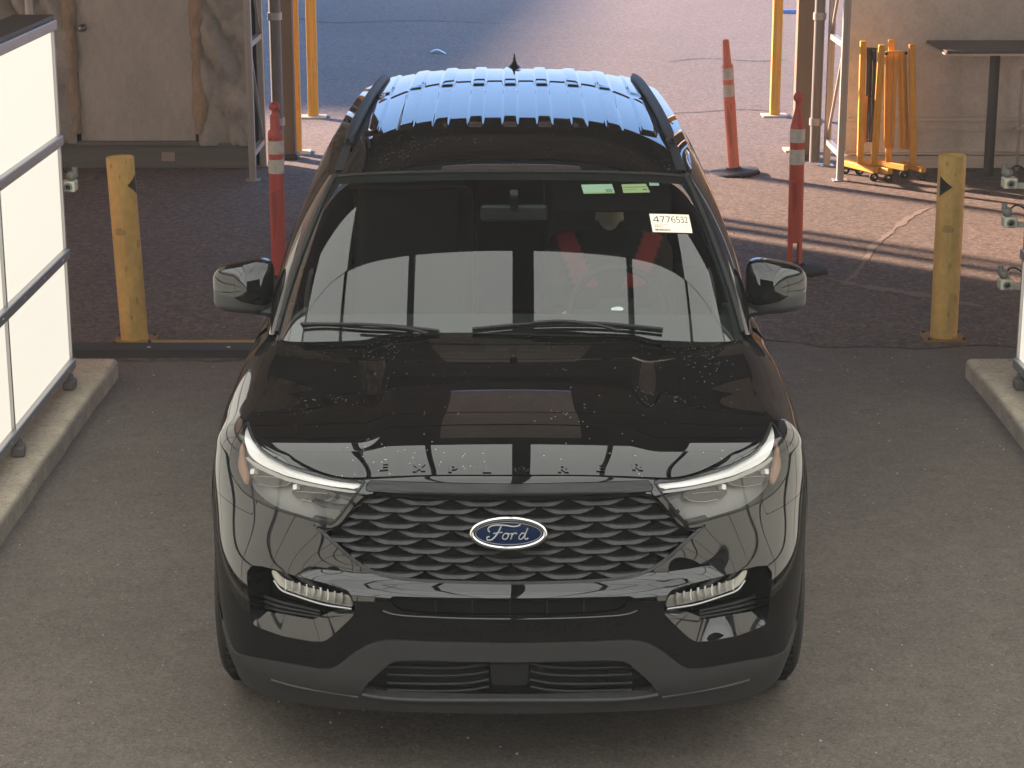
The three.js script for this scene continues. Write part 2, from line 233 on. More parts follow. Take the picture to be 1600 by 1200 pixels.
{
  const g = thing('shelter_roof', 'flat dark roof and header beam over the inspection lane', 'roof', [0, 0, 0]);
  const sheet = new THREE.Shape([[-5.5, -12.1], [5.9, -12.1], [5.9, 12.3], [-5.5, 12.3]].map(([x, y]) => new THREE.Vector2(x, y))); sheet.holes.push(new THREE.Path([[-0.78, 4.5], [0.78, 4.5], [0.78, 10.9], [-0.78, 10.9]].map(([x, y]) => new THREE.Vector2(x, y))));
  mesh('roof_sheet', new THREE.ShapeGeometry(sheet).rotateX(-Math.PI / 2).translate(0, 6.1, 0), roofSkin, g);
  mesh('added_roof_pane', new THREE.PlaneGeometry(1.6, 6.44).rotateX(-Math.PI / 2).translate(0, 6.12, -7.7), addedPane, g);  // paler pane added so the bonnet mirrors a lighter rectangle
  mesh('header', box(12, 0.82, 0.25, 0.3, 5.01, -12.2), roofMat, g);
  for (const [w, x, m] of [[4.85, -3.2, roofSkin], [5.15, 3.345, roofSkin], [1.55, 0, roofSkin]]) mesh('gable_panel', new THREE.PlaneGeometry(w, 0.66).translate(x, 5.75, -12.2), m, g);
  for (const z of [-11.3, -8.6, -6, 0, 4, 8]) mesh('beam', box(11.4, 0.1, 0.06, 0.2, 6.02, z), roofMat, g);
}
for (const [x, l] of [[-5.35, 'long plain fabric side wall of the shelter on the door side'], [5.75, 'long plain fabric side wall of the shelter on the table side']]) { const m = mesh('side_wall', new THREE.PlaneGeometry(23.8, 6.08).rotateY(Math.PI / 2).translate(0, 3.04, 0), tentSkin); m.position.set(x, 0, -0.1); tag(m, l, 'wall'); }
{ const m = mesh('end_wall', new THREE.PlaneGeometry(11, 6.08).translate(0, 3.04, 0), roofMat); m.position.set(0.2, 0, 11.9); tag(m, 'dark fabric end wall closing the shelter behind the lane', 'wall'); }
// hall next door whose shadow lies blue across the yard
{
  const g = thing('neighbour_hall', 'tall pale hall standing beside the yard, shading it', 'building', [-21, 0, -33.8], -0.097);
  mesh('wall', box(14, 8.2, 34, -7, 4.1, -17), std([0.45, 0.42, 0.38], 0.8, { map: dirt }), g);
  mesh('roof', box(14.3, 0.3, 34.3, -7, 8.35, -17), roofMat, g);
  mesh('door', box(0.08, 3.6, 3.4, 0.02, 1.8, -8), greyPipe, g);
}
// ------------------------------------------------------------------ the car: surfaces
const CX = -0.008;                                                         // the car's centre line
function spline(xs, ys) {                                                  // natural cubic
  const n = xs.length, a = new Float64Array(n), b = new Float64Array(n), m = new Float64Array(n);
  for (let i = 1; i < n - 1; i++) { const h0 = xs[i] - xs[i - 1], h1 = xs[i + 1] - xs[i], p = 2 * (h0 + h1) - h0 * a[i - 1]; a[i] = h1 / p; b[i] = (6 * ((ys[i + 1] - ys[i]) / h1 - (ys[i] - ys[i - 1]) / h0) - h0 * b[i - 1]) / p; }
  for (let i = n - 2; i > 0; i--) m[i] = b[i] - a[i] * m[i + 1];
  return (x) => {
    let lo = 0, hi = n - 1; while (hi - lo > 1) { const k = (lo + hi) >> 1; if (xs[k] > x) hi = k; else lo = k; }
    const h = xs[hi] - xs[lo]; if (x < xs[0]) return ys[0] + (x - xs[0]) * ((ys[1] - ys[0]) / (xs[1] - xs[0]) - (xs[1] - xs[0]) * m[1] / 6); if (x > xs[n - 1]) return ys[n - 1];
    const A = (xs[hi] - x) / h, B = 1 - A; return A * ys[lo] + B * ys[hi] + ((A * A * A - A) * m[lo] + (B * B * B - B) * m[hi]) * h * h / 6;
  };
}
const table = (pts) => spline(pts.map((p) => p[0]), pts.map((p) => p[1]));
const planPts = [[0, 0], [0.25, -0.009], [0.5, -0.037], [0.67, -0.083], [0.8, -0.16], [0.895, -0.29], [0.952, -0.46], [0.985, -0.68], [1.0, -0.95], [1.002, -1.35], [0.995, -2.0], [0.99, -2.8], [0.99, -3.6], [0.975, -4.2], [0.945, -4.6], [0.87, -4.86], [0.72, -4.99], [0.4, -5.035], [0, -5.05]];
const full = [...planPts.slice(1).reverse().map(([x, z]) => [-x, z]), ...planPts];
{ let L = 0; full.forEach((p, i) => { if (i) L += Math.hypot(p[0] - full[i - 1][0], p[1] - full[i - 1][1]); p[2] = L; }); const c = full[planPts.length - 1][2]; full.forEach((p) => p[2] -= c); }
const LS = full[full.length - 1][2], planX = spline(full.map((p) => p[2]), full.map((p) => p[0])), planZ = spline(full.map((p) => p[2]), full.map((p) => p[1]));
const insFront = table([[0.15, 0.05], [0.26, 0.03], [0.33, 0.006], [0.42, 0], [0.5, 0.0], [0.585, 0.004], [0.63, 0.008], [0.652, 0.018], [0.678, 0.042], [0.7, 0.052], [0.76, 0.062], [0.9, 0.09], [0.96, 0.108], [1.0, 0.13], [1.2, 0.22]]);
const insCorner = table([[0.15, 0.05], [0.26, 0.03], [0.33, 0.008], [0.42, 0], [0.5, 0], [0.58, 0.0], [0.64, 0.004], [0.68, 0.012], [0.72, 0.028], [0.8, 0.068], [0.88, 0.105], [0.95, 0.135], [1.0, 0.155], [1.2, 0.22]]);
const insSide = table([[0.15, 0.09], [0.26, 0.065], [0.35, 0.035], [0.45, 0.012], [0.6, 0], [0.75, 0], [0.85, 0.004], [0.92, 0.014], [1.0, 0.03], [1.2, 0.08]]);
function ins(a, y) { const c = sm(0.48, 0.78, a), d = sm(0.86, 1.36, a); return lerp(lerp(insFront(y), insCorner(y), c), insSide(y), d); }
const Rx = (a) => lerp(lerp(0.022, 0.05, sm(0.5, 0.95, a)), 0.15, sm(0.95, 1.6, a)) * lerp(1, 0.45, sm(2.1, 2.6, a));
const Ry = (a) => lerp(lerp(0.02, 0.045, sm(0.5, 0.95, a)), 0.13, sm(0.95, 1.6, a)) * lerp(1, 0.6, sm(2.1, 2.6, a));
const Pd = table([[-0.2, 0.86], [-0.06, 0.958], [0, 0.992], [0.05, 1.02], [0.1, 1.042], [0.17, 1.064], [0.27, 1.085], [0.42, 1.105], [0.62, 1.124], [0.9, 1.146], [1.25, 1.164], [1.6, 1.174]]);
function hoodY(x, z) {                                                     // bonnet height over the plan
  const ax = Math.abs(x), d = -z - (0.118 + 0.2 * Math.pow(ax / 0.8, 2.4));
  const edge = 0.43 + 0.05 * sm(0, 1.1, d), dome = 0.014 * (1 - sm(edge - 0.06, edge + 0.05, ax)) * sm(0.03, 0.35, d);
  return Pd(d) - 0.062 * ax * ax * (0.55 + 0.45 * sm(0.0, 0.5, d) - 0.4 * sm(0.55, 1.15, d)) - 0.012 + dome * 0.85;
}
const topCache = new Map();
function topAt(a) {                                                        // height of the body's upper edge at arc length a
  const k = Math.round(a * 500); if (topCache.has(k)) return topCache.get(k);
  const e = 1e-3, q = k / 500, cx = planX(q), cz = planZ(q); let tx = planX(q + e) - planX(q - e), tz = planZ(q + e) - planZ(q - e); const l = Math.hypot(tx, tz); tx /= l; tz /= l;
  const I = ins(q, 0.97) + Rx(q), x = cx + tz * I, z = cz - tx * I;
  const y = lerp(hoodY(x, z), 1.085 + 0.02 * sm(-3.4, -4.6, z), sm(-1.3, -1.75, z)); topCache.set(k, [y, x, z]); return topCache.get(k);
}
function topSm(a) { const k = Math.floor(a * 500), f = a * 500 - k, A = topAt(k / 500), B = topAt((k + 1) / 500); return lerp(A[0], B[0], f); }
const Bmax = (a) => { a = Math.abs(a); return topSm(a) - Ry(a) + (Rx(a) + Ry(a)) * Math.PI / 4; };
function bodyS(s, b, off = 0) {                                            // s along the plan, b up the section; off: outwards
  const P = (s, b) => {
    const a = Math.abs(s), sg = s < 0 ? -1 : 1, e = 1e-4, cx = planX(a), cz = planZ(a); let tx = planX(a + e) - planX(a - e), tz = planZ(a + e) - planZ(a - e); const l = Math.hypot(tx, tz); tx /= l; tz /= l;
    const rx = Rx(a), ry = Ry(a), y0 = topSm(a) - ry; let y = b, I;
    if (b <= y0) I = ins(a, y); else { const th = Math.min((b - y0) / ((rx + ry) / 2), Math.PI / 2); y = y0 + ry * Math.sin(th); I = ins(a, y) + rx * (1 - Math.cos(th)); }
    return V3(sg * (cx + tz * I), y, cz - tx * I);
  };
  const p = P(s, b), e = 1e-3, n = P(s + e, b).sub(P(s - e, b)).cross(P(s, b + e).sub(P(s, b - e)));
  if (n.lengthSq() < 1e-16) n.set(0, 1, 0); n.normalize(); return { p: off ? p.addScaledVector(n, off) : p, n };
}
// cabin: ruled between the belt and the roof edge, bowed outwards
const beltPts = [[0, 1.16, -1.27], [0.3, 1.159, -1.275], [0.58, 1.153, -1.293], [0.755, 1.143, -1.335], [0.84, 1.13, -1.4], [0.89, 1.106, -1.54], [0.915, 1.085, -1.9], [0.925, 1.085, -2.6], [0.92, 1.09, -3.6], [0.885, 1.105, -4.5], [0.8, 1.11, -4.84], [0.5, 1.11, -4.96], [0, 1.11, -4.99]];
const roofPts = [[0, 1.615, -2.03], [0.24, 1.613, -2.034], [0.47, 1.605, -2.047], [0.61, 1.593, -2.075], [0.68, 1.578, -2.125], [0.715, 1.576, -2.23], [0.73, 1.605, -2.55], [0.735, 1.632, -3.0], [0.725, 1.64, -3.7], [0.69, 1.625, -4.4], [0.6, 1.6, -4.68], [0.36, 1.615, -4.76], [0, 1.63, -4.78]];
const mk = (P, k, odd) => { const u = [], v = []; for (let i = P.length - 1; i > 0; i--) { u.push(-i); v.push(odd ? -P[i][k] : P[i][k]); } P.forEach((p, i) => { u.push(i); v.push(p[k]); }); return spline(u, v); };
const beltF = [mk(beltPts, 0, 1), mk(beltPts, 1), mk(beltPts, 2)], roofF = [mk(roofPts, 0, 1), mk(roofPts, 1), mk(roofPts, 2)];
function cabinT(u, h, off = 0) {
  const P = (u, h) => {
    const A = V3(beltF[0](u), beltF[1](u), beltF[2](u)), B = V3(roofF[0](u), roofF[1](u), roofF[2](u)), e = 1e-3, T = V3(beltF[0](u + e) - beltF[0](u - e), beltF[1](u + e) - beltF[1](u - e), beltF[2](u + e) - beltF[2](u - e)).cross(B.clone().sub(A)).normalize();
    const bow = 0.018 + 0.02 * sm(4, 6, Math.abs(u)); return A.lerp(B, h).addScaledVector(T, bow * 4 * h * (1 - h));
  };
  const p = P(u, h), e = 2e-3, n = P(u + e, h).sub(P(u - e, h)).cross(P(u, h + e).sub(P(u, h - e))).normalize(); return { p: off ? p.addScaledVector(n, off) : p, n };
}
const roofEdge = []; for (let u = -12; u <= 12.001; u += 0.25) roofEdge.push([roofF[0](u), roofF[2](u), roofF[1](u)]);
const rc = table([[-4.9, 1.57], [-4.78, 1.64], [-4.68, 1.684], [-4.5, 1.716], [-4.2, 1.734], [-3.7, 1.741], [-3.2, 1.73], [-2.75, 1.704], [-2.4, 1.667], [-2.2, 1.641], [-2.03, 1.615], [-1.9, 1.592]]);
const edgeY = table([[-4.9, 1.57], [-4.68, 1.602], [-4.4, 1.626], [-3.7, 1.641], [-3.0, 1.632], [-2.55, 1.606], [-2.25, 1.579], [-2.1, 1.566], [-1.9, 1.55]]);
function roofR(x, z, off = 0) {
  const Y = (x, z) => {
    const ax = Math.abs(x), zz = z + 0.03 * Math.pow(ax / 0.73, 3) * sm(-2.6, -2.0, z); let y = lerp(rc(zz), edgeY(z), Math.pow(Math.min(1, ax / 0.735), 3.1));
    const k = Math.round(ax / 0.1435), cx = Math.abs(ax - k * 0.1435);
    if (k < 5) { const w = 1 - sm(0.024, 0.032, cx), f = sm(-2.62, -2.7, z) * (1 - sm(-3.44, -3.5, z)), r = sm(-3.56, -3.66, z) * (1 - sm(-4.5, -4.56, z)); y += 0.008 * w * Math.max(f, r); }
    return y;
  };
  const e = 2e-3, p = V3(x, Y(x, z), z), n = V3(-(Y(x + e, z) - Y(x - e, z)), 2 * e, -(Y(x, z + e) - Y(x, z - e))).normalize(); return { p: off ? p.addScaledVector(n, off) : p, n };
}
const hoodS = (x, z, off = 0) => { const e = 2e-3, p = V3(x, hoodY(x, z), z), n = V3(-(hoodY(x + e, z) - hoodY(x - e, z)), 2 * e, -(hoodY(x, z + e) - hoodY(x, z - e))).normalize(); return { p: off ? p.addScaledVector(n, off) : p, n }; };

// photo pixel -> place on one of these surfaces
function unproject(S, a0, a1, b0, b1, na, nb, ok = () => true) {
  const eye = V3(0, CAM.H, CAM.D), pts = [], at = V3(CX, 0, 0);
  for (let i = 0; i <= na; i++) for (let j = 0; j <= nb; j++) { const a = lerp(a0, a1, i / na), b = lerp(b0, b1, j / nb); if (!ok(a, b)) continue; const { p, n } = S(a, b); p.add(at); if (n.dot(eye.clone().sub(p)) < 0) continue; pts.push([a, b, ...toPx(p)]); }
  return (u, v, off = 0) => {
    let best = null, bd = 1e9; for (const q of pts) { const d = (q[2] - u) ** 2 + (q[3] - v) ** 2; if (d < bd) { bd = d; best = q; } }
    let [a, b] = best; const F = (a, b) => toPx(S(a, b, off).p.add(at)), e = 1e-3;
    for (let k = 0; k < 8; k++) { const f = F(a, b), fa = F(a + e, b), fb = F(a, b + e), j00 = (fa[0] - f[0]) / e, j10 = (fa[1] - f[1]) / e, j01 = (fb[0] - f[0]) / e, j11 = (fb[1] - f[1]) / e, det = j00 * j11 - j01 * j10; if (Math.abs(det) < 1) break; const du = u - f[0], dv = v - f[1]; let da = (du * j11 - dv * j01) / det, db = (dv * j00 - du * j10) / det; const m = Math.max(Math.abs(da), Math.abs(db), 0.05); a += da * Math.min(1, 0.05 / m); b += db * Math.min(1, 0.05 / m); }
    return [a, b];
  };
}
const unS = unproject(bodyS, -1.75, 1.75, 0.2, 1.2, 230, 80, (a, b) => b <= Bmax(a) - 0.004);
const unT = unproject(cabinT, -5.5, 5.5, 0, 1, 110, 40);
const unH = unproject(hoodS, -0.82, 0.82, -1.3, -0.1, 80, 80);

// trimmed panels: a grid over the surface cut along sdf = 0, with a folded edge
function panel(S, a0, a1, b0, b1, step, sdf, { skirt = 0, off = 0, uv = 1, stepB = step } = {}) {
  const na = Math.ceil((a1 - a0) / step), nb = Math.ceil((b1 - b0) / stepB), A = (i) => lerp(a0, a1, i / na), B = (j) => lerp(b0, b1, j / nb), val = new Float64Array((na + 1) * (nb + 1));
  for (let j = 0; j <= nb; j++) for (let i = 0; i <= na; i++) val[j * (na + 1) + i] = sdf(A(i), B(j)) || 1e-9;
  const pos = [], nor = [], uvs = [], ix = [], map = new Map();
  const put = (a, b) => { const { p, n } = S(a, b, off); pos.push(p.x, p.y, p.z); nor.push(n.x, n.y, n.z); uvs.push(a * uv, b * uv); return pos.length / 3 - 1; };
  const corner = (i, j) => { const k = 'c' + i + ',' + j; if (!map.has(k)) map.set(k, put(A(i), B(j))); return map.get(k); };
  const cross = (i, j, I, J) => {
    if (i > I || j > J) [i, j, I, J] = [I, J, i, j]; const k = 'e' + i + ',' + j + ',' + I;
    if (!map.has(k)) { const v0 = val[j * (na + 1) + i], v1 = val[J * (na + 1) + I]; let t = v0 / (v0 - v1), lo = 0, hi = 1; for (let r = 0; r < 4; r++) { const a = lerp(A(i), A(I), t), b = lerp(B(j), B(J), t), f = sdf(a, b); if ((f < 0) === (v0 < 0)) lo = t; else hi = t; const w = f / (v0 - v1); t = Math.min(hi, Math.max(lo, t + w)); } map.set(k, put(lerp(A(i), A(I), t), lerp(B(j), B(J), t))); }
    return map.get(k);
  };
  const rim = [];
  for (let j = 0; j < nb; j++) for (let i = 0; i < na; i++) {
    const c = [[i, j], [i + 1, j], [i + 1, j + 1], [i, j + 1]], v = c.map(([p, q]) => val[q * (na + 1) + p]), poly = []; let open = -1;
    if (v.every((x) => x > 0)) continue;
    for (let k = 0; k < 4; k++) { const m = (k + 1) % 4; if (v[k] < 0) poly.push(corner(...c[k])); if ((v[k] < 0) !== (v[m] < 0)) { const e = cross(...c[k], ...c[m]); poly.push(e); if (v[k] < 0) open = e; else if (open >= 0) { rim.push([open, e]); open = -1; } else rim.unshift([-1, e]); } }
    if (rim.length && rim[0][0] === -1) { const [, e] = rim.shift(); if (open >= 0) rim.push([open, e]); }
    for (let k = 1; k + 1 < poly.length; k++) ix.push(poly[0], poly[k], poly[k + 1]);
  }
  { // faces look the way of their normals
    let turn = 0; for (let i = 0; i < ix.length; i += 30) { const q = (k) => V3(pos[ix[i + k] * 3], pos[ix[i + k] * 3 + 1], pos[ix[i + k] * 3 + 2]), a = q(0), c = q(1).sub(a).cross(q(2).sub(a)); turn += Math.sign(c.x * nor[ix[i] * 3] + c.y * nor[ix[i] * 3 + 1] + c.z * nor[ix[i] * 3 + 2]); }
    if (turn < 0) for (let i = 0; i < ix.length; i += 3) { const t = ix[i + 1]; ix[i + 1] = ix[i + 2]; ix[i + 2] = t; }
  }
  if (skirt) for (const [e, f] of rim) {
    const P = (q) => V3(pos[q * 3], pos[q * 3 + 1], pos[q * 3 + 2]), N = (q) => V3(nor[q * 3], nor[q * 3 + 1], nor[q * 3 + 2]), p = P(e), q = P(f), n = q.clone().sub(p).cross(N(e)).normalize(), b = pos.length / 3;
    for (const [x, k] of [[p, e], [q, f]]) { pos.push(x.x, x.y, x.z); nor.push(n.x, n.y, n.z); uvs.push(0, 0); const y = x.clone().addScaledVector(N(k), -skirt); pos.push(y.x, y.y, y.z); nor.push(n.x, n.y, n.z); uvs.push(0, 0); }
    ix.push(b, b + 1, b + 3, b, b + 3, b + 2);
  }
  const g = new THREE.BufferGeometry(); g.setAttribute('position', new THREE.Float32BufferAttribute(pos, 3)); g.setAttribute('normal', new THREE.Float32BufferAttribute(nor, 3)); g.setAttribute('uv', new THREE.Float32BufferAttribute(uvs, 2)); g.setIndex(ix); return g;
}
function sdPoly(P) {
  const n = P.length; let x0 = 1e9, x1 = -1e9, y0 = 1e9, y1 = -1e9; for (const [x, y] of P) { x0 = Math.min(x0, x); x1 = Math.max(x1, x); y0 = Math.min(y0, y); y1 = Math.max(y1, y); }
  return (a, b) => {
    const far = Math.max(x0 - a, a - x1, y0 - b, b - y1); if (far > 0.06) return far;
    let d = 1e9, s = 1; for (let i = 0, j = n - 1; i < n; j = i++) { const ex = P[j][0] - P[i][0], ey = P[j][1] - P[i][1], wx = a - P[i][0], wy = b - P[i][1], t = Math.max(0, Math.min(1, (wx * ex + wy * ey) / (ex * ex + ey * ey || 1))), bx = wx - ex * t, by = wy - ey * t; d = Math.min(d, bx * bx + by * by); const c1 = b >= P[i][1], c2 = b < P[j][1], c3 = ex * wy > ey * wx; if ((c1 && c2 && c3) || (!c1 && !c2 && !c3)) s = -s; }
    return s * Math.sqrt(d);
  };
}
function chaikin(P, k = 2) { for (let r = 0; r < k; r++) { const Q = []; for (let i = 0; i < P.length; i++) { const a = P[i], b = P[(i + 1) % P.length]; Q.push([a[0] * 0.75 + b[0] * 0.25, a[1] * 0.75 + b[1] * 0.25], [a[0] * 0.25 + b[0] * 0.75, a[1] * 0.25 + b[1] * 0.75]); } P = Q; } return P; }
const onBody = (pts, off = 0) => pts.map(([u, v]) => unS(u, v, off));
const mirrored = (P) => { const L = P.map(([a, b]) => [Math.min(a, 0), b]); return [...L, ...L.slice().reverse().map(([a, b]) => [-a, b])]; };
// ------------------------------------------------------------------ the car: parts
const dustMap = tex(1024, (x, y, o, i, j) => {                             // dried dust specks on the paint
  let v = 0.05; const c = vn(x * 5, y * 5, 5, 101), s = hash(i >> 2, j >> 2, 102), f = hash(i, j, 103);
  const den = 0.0012 + 0.045 * Math.max(0, c - 0.56); if (s < den) v = 0.25 + 0.5 * f; else if (f < 0.02 * c) v = 0.1; v += 0.012 * vn(x * 14, y * 14, 14, 104);
  o[0] = v; o[1] = v * 0.96; o[2] = v * 0.93;
});
const paint = phy([0.006, 0.006, 0.0065], 0.0, { ior: 1.78 });
const paintDust = phy([1, 1, 1], 0.0, { ior: 1.78, map: dustMap }); dustMap.repeat.set(0.9, 0.9);
const gloss = phy([0.008, 0.008, 0.008], 0.2), satin = std([0.042, 0.041, 0.042], 0.5), satinDark = std([0.016, 0.016, 0.017], 0.5), barMat = std([0.044, 0.042, 0.045], 0.42), pit = std([0.006, 0.006, 0.006], 0.8), seal = std([0.012, 0.012, 0.012], 0.6);
const chrome = std([0.8, 0.8, 0.8], 0.12, { metalness: 1 }), whiteGuide = std([0.82, 0.8, 0.78], 0.22), silver = std([0.5, 0.5, 0.5], 0.3, { metalness: 0.85 });
const clear = phy([0.97, 0.97, 0.97], 0.02, { transmission: 1, thickness: 0, ior: 1.5 }), glassTint = phy([0.7, 0.78, 0.73], 0.0, { transmission: 1, thickness: 0, ior: 1.85 }), glassDark = phy([0.1, 0.1, 0.1], 0.0, { transmission: 1, thickness: 0, ior: 1.52 });
const car = thing('parked_car', 'black sport utility vehicle with ribbed roof and dark mesh grille in the lane', 'car', [CX, 0, 0]);

function ring(P, d0, d1, o0, o1) {                                          // band along an outline: grown by d0 at depth o0 to d1 at depth o1
  let Q = []; for (let i = 0; i < P.length; i++) { const a = P[i], b = P[(i + 1) % P.length], n = Math.max(1, Math.ceil(Math.hypot(b[0] - a[0], b[1] - a[1]) / 0.01)); for (let k = 0; k < n; k++) Q.push([lerp(a[0], b[0], k / n), lerp(a[1], b[1], k / n)]); }
  let A = 0; for (let i = 0; i < Q.length; i++) { const a = Q[i], b = Q[(i + 1) % Q.length]; A += a[0] * b[1] - b[0] * a[1]; } const sg = A > 0 ? 1 : -1, N = Q.length;
  return gridGeo(N, 3, (t, r) => { const i = Math.round(t * N) % N, a = Q[(i + N - 1) % N], b = Q[(i + 1) % N], l = Math.hypot(b[0] - a[0], b[1] - a[1]) || 1, d = lerp(d0, d1, r), x = Q[i][0] + sg * (b[1] - a[1]) / l * d, y = Q[i][1] - sg * (b[0] - a[0]) / l * d; return bodyS(x, y, lerp(o0, o1, r)).p; });
}
const lampP = chaikin(onBody([[388, 656], [381, 664], [374, 676], [362, 705], [358, 722], [360, 735], [368, 751], [381, 768], [403, 782.5], [429, 794], [467, 806], [490, 813], [512, 817.5], [520, 817.5], [527, 811], [540, 795], [558, 770], [569, 755], [568.5, 751], [530, 745], [482, 736.5], [441, 723.5], [413, 708], [399, 690], [391, 672]]), 1);
const grilleP = mirrored([...onBody([[797, 777], [720, 776.5], [640, 773.5], [578, 769], [560, 782], [541, 806], [531, 819], [518, 825.5], [500, 823], [486, 819], [500, 832], [520, 850], [548, 876], [575, 894], [600, 903], [640, 909], [720, 912.5], [797, 913.5]])]);
const barP = mirrored(onBody([[797, 756.5], [700, 755], [640, 753.5], [579, 751], [571, 764], [575, 767], [640, 771.5], [720, 774.5], [797, 775]]));
const slotP = chaikin(mirrored(onBody([[797, 939], [720, 938], [650, 934], [613, 931], [609, 935], [615, 948], [632, 957], [720, 961], [797, 961.5]])), 1);
const valTop = onBody([[350, 975], [356, 992], [364, 1012], [376, 1022], [430, 1033], [480, 1042], [505, 1045], [520, 1043], [545, 1026], [580, 1005], [596, 1001], [640, 1001], [720, 1003.5], [797, 1005]]);
const valanceTop = table([...valTop.map(([a, b]) => [a, b])].sort((p, q) => p[0] - q[0]));
const intakeP = chaikin(mirrored(onBody([[797, 1034], [700, 1032], [622, 1030], [603, 1040], [562, 1079], [572, 1083.5], [610, 1088], [700, 1091.5], [797, 1093]])), 1);
const pocketP = chaikin(onBody([[386, 883], [418, 884.5], [470, 902], [538, 918.5], [550, 929], [556, 957], [545, 970], [515, 998], [499, 1004.5], [440, 994], [400, 979], [393, 973], [388, 925]]), 1);
const sdLamp = sdPoly(lampP), sdGrille = sdPoly(chaikin(grilleP, 1)), sdBar = sdPoly(barP), sdSlot = sdPoly(slotP), sdIntake = sdPoly(intakeP), sdPocket = sdPoly(pocketP);
const half = (f) => (s, b) => f(-Math.abs(s), b);
const Lamp = half(sdLamp), Grille = half(sdGrille), Bar = half(sdBar), Slot = half(sdSlot), Intake = half(sdIntake), Pocket = half(sdPocket);
const wheelZ = [-0.955, -3.98];
const archD = (s, b) => { const a = Math.abs(s); if (a < 1.1) return 1; const z = planZ(a); return Math.min(Math.hypot(z - wheelZ[0], b - 0.385), Math.hypot(z - wheelZ[1], b - 0.385)) - 0.42; };
const bottom = (s) => { const a = Math.abs(s); return lerp(0.255 + 0.0 * a, 0.3, sm(1.0, 1.3, a)); };
const Val = (s, b) => Math.max(b - valanceTop(-Math.min(Math.abs(s), 1.38)), Math.abs(s) - 1.37, bottom(s) - b, -archD(s, b));
const seamB = 0.815;
const topD = (s, b) => b - Bmax(s) + 0.003, zOf = (s) => planZ(Math.abs(s));
const isBumper = (s, b) => { const a = Math.abs(s); return Math.max(Math.min(a - 0.93, b - seamB), a - 1.36); };          // front skin below the wing
const bumperD = (s, b) => Math.max(isBumper(s, b), topD(s, b), -Lamp(s, b) + 0.004, -Grille(s, b), -Bar(s, b) + 0.002, -Slot(s, b), -Pocket(s, b), -Val(s, b) + 0.002, bottom(s) - b, -archD(s, b));
mesh('front_bumper', panel(bodyS, -1.4, 1.4, 0.2, 1.16, 0.009, bumperD, { skirt: 0.018 }), paint, car);
mesh('front_valance', panel(bodyS, -1.4, 1.4, 0.2, 0.72, 0.009, (s, b) => Math.max(Val(s, b), -Intake(s, b)), { skirt: 0.03, off: 0.006 }), satin, car);
for (const sg of [-1, 1]) {
  const lo = sg < 0 ? -2.35 : 0.85, hi = sg < 0 ? -0.85 : 2.35;
  const f = mesh('fender', panel(bodyS, lo, hi, 0.2, 1.24, 0.011, (s, b) => { const a = Math.abs(s); return Math.max(topD(s, b), -isBumper(s, b) + 0.0014, 0.9 - a, a < 1.5 ? -Lamp(s, b) + 0.004 : -1, zOf(s) * -1 - 1.72, -archD(s, b), 0.3 - b); }, { skirt: 0.014 }), paint, car);
  // doors, rear quarter
  const span = [['front_door', 1.724, 2.68], ['rear_door', 2.684, 3.62], ['rear_quarter', 3.624, 6]];
  for (const [nm, z0, z1] of span) { const aLo = 2.3, aHi = nm === 'rear_quarter' ? 5.6 : 4.6, d = mesh(nm, panel(bodyS, sg < 0 ? -aHi : aLo, sg < 0 ? -aLo : aHi, 0.3, 1.2, 0.022, (s, b) => { const z = -zOf(s), a = Math.abs(s); return Math.max(topD(s, b), z0 - z, z - z1, -archD(s, b), 0.33 - b, a - 5.6); }, { skirt: 0.012 }), paint, car); if (nm !== 'rear_quarter') { const p = bodyS(sg * (nm === 'front_door' ? 3.35 : 4.25), 0.9, 0.03).p; mesh('handle', new THREE.CapsuleGeometry(0.016, 0.18, 4, 10).rotateX(Math.PI / 2).translate(p.x, p.y, p.z), gloss, d); } }
  mesh('side_sill', panel(bodyS, sg < 0 ? -4.2 : 2.0, sg < 0 ? -2.0 : 4.2, 0.2, 0.34, 0.03, (s, b) => Math.max(-archD(s, b), b - 0.326, 0.2 - b), { off: 0.004, skirt: 0.02 }), satin, car);
}
mesh('tailgate', [-1, 1].map((q) => panel(bodyS, q < 0 ? -LS + 0.004 : 5.603, q < 0 ? -5.603 : LS - 0.004, 0.3, 1.2, 0.03, (s, b) => Math.max(topD(s, b), 0.33 - b))), paint, car);
mesh('inner_body', [panel(bodyS, -1.45, 1.45, 0.26, 1.1, 0.03, (s, b) => Math.max(topD(s, b) + 0.05, bottom(s) + 0.02 - b, -archD(s, b)), { off: -0.13 }), box(1.5, 0.1, 3.9, 0, 0.36, -2.5)], pit, car);

// bonnet
const rearLine = (x) => { let u = 0; const ax = Math.abs(x); for (let k = 0; k < 20; k++) u = lerp(0, 4.2, k / 19) && beltF[0](lerp(0, 4.2, k / 19)) < ax ? lerp(0, 4.2, k / 19) : u; return beltF[2](u); };
const topPlan = []; for (let a = 0; a <= 2.26; a += 0.01) { const t = topAt(a); topPlan.push([-t[1], t[2]]); }
const hoodPoly = topPlan.filter((p) => p[1] > -1.4); const rear = []; for (let i = 0; i <= 12; i++) { const t = i / 12, x = -0.83 * (1 - t); rear.push([x, lerp(-1.385, -1.262, Math.pow(sm(0, 1, t), 0.55))]); }
const hoodOut = [...hoodPoly, ...rear.filter((r) => r[0] > hoodPoly[hoodPoly.length - 1][0] - 0.001)];
const inHood = sdPoly([...hoodOut, ...hoodOut.slice().reverse().map(([x, z]) => [-x, z])]);
const hood = mesh('bonnet', panel(hoodS, -0.88, 0.88, -1.45, -0.08, 0.0105, (x, z) => inHood(x, z) + 0.0035, { skirt: 0.014 }), paintDust, car);
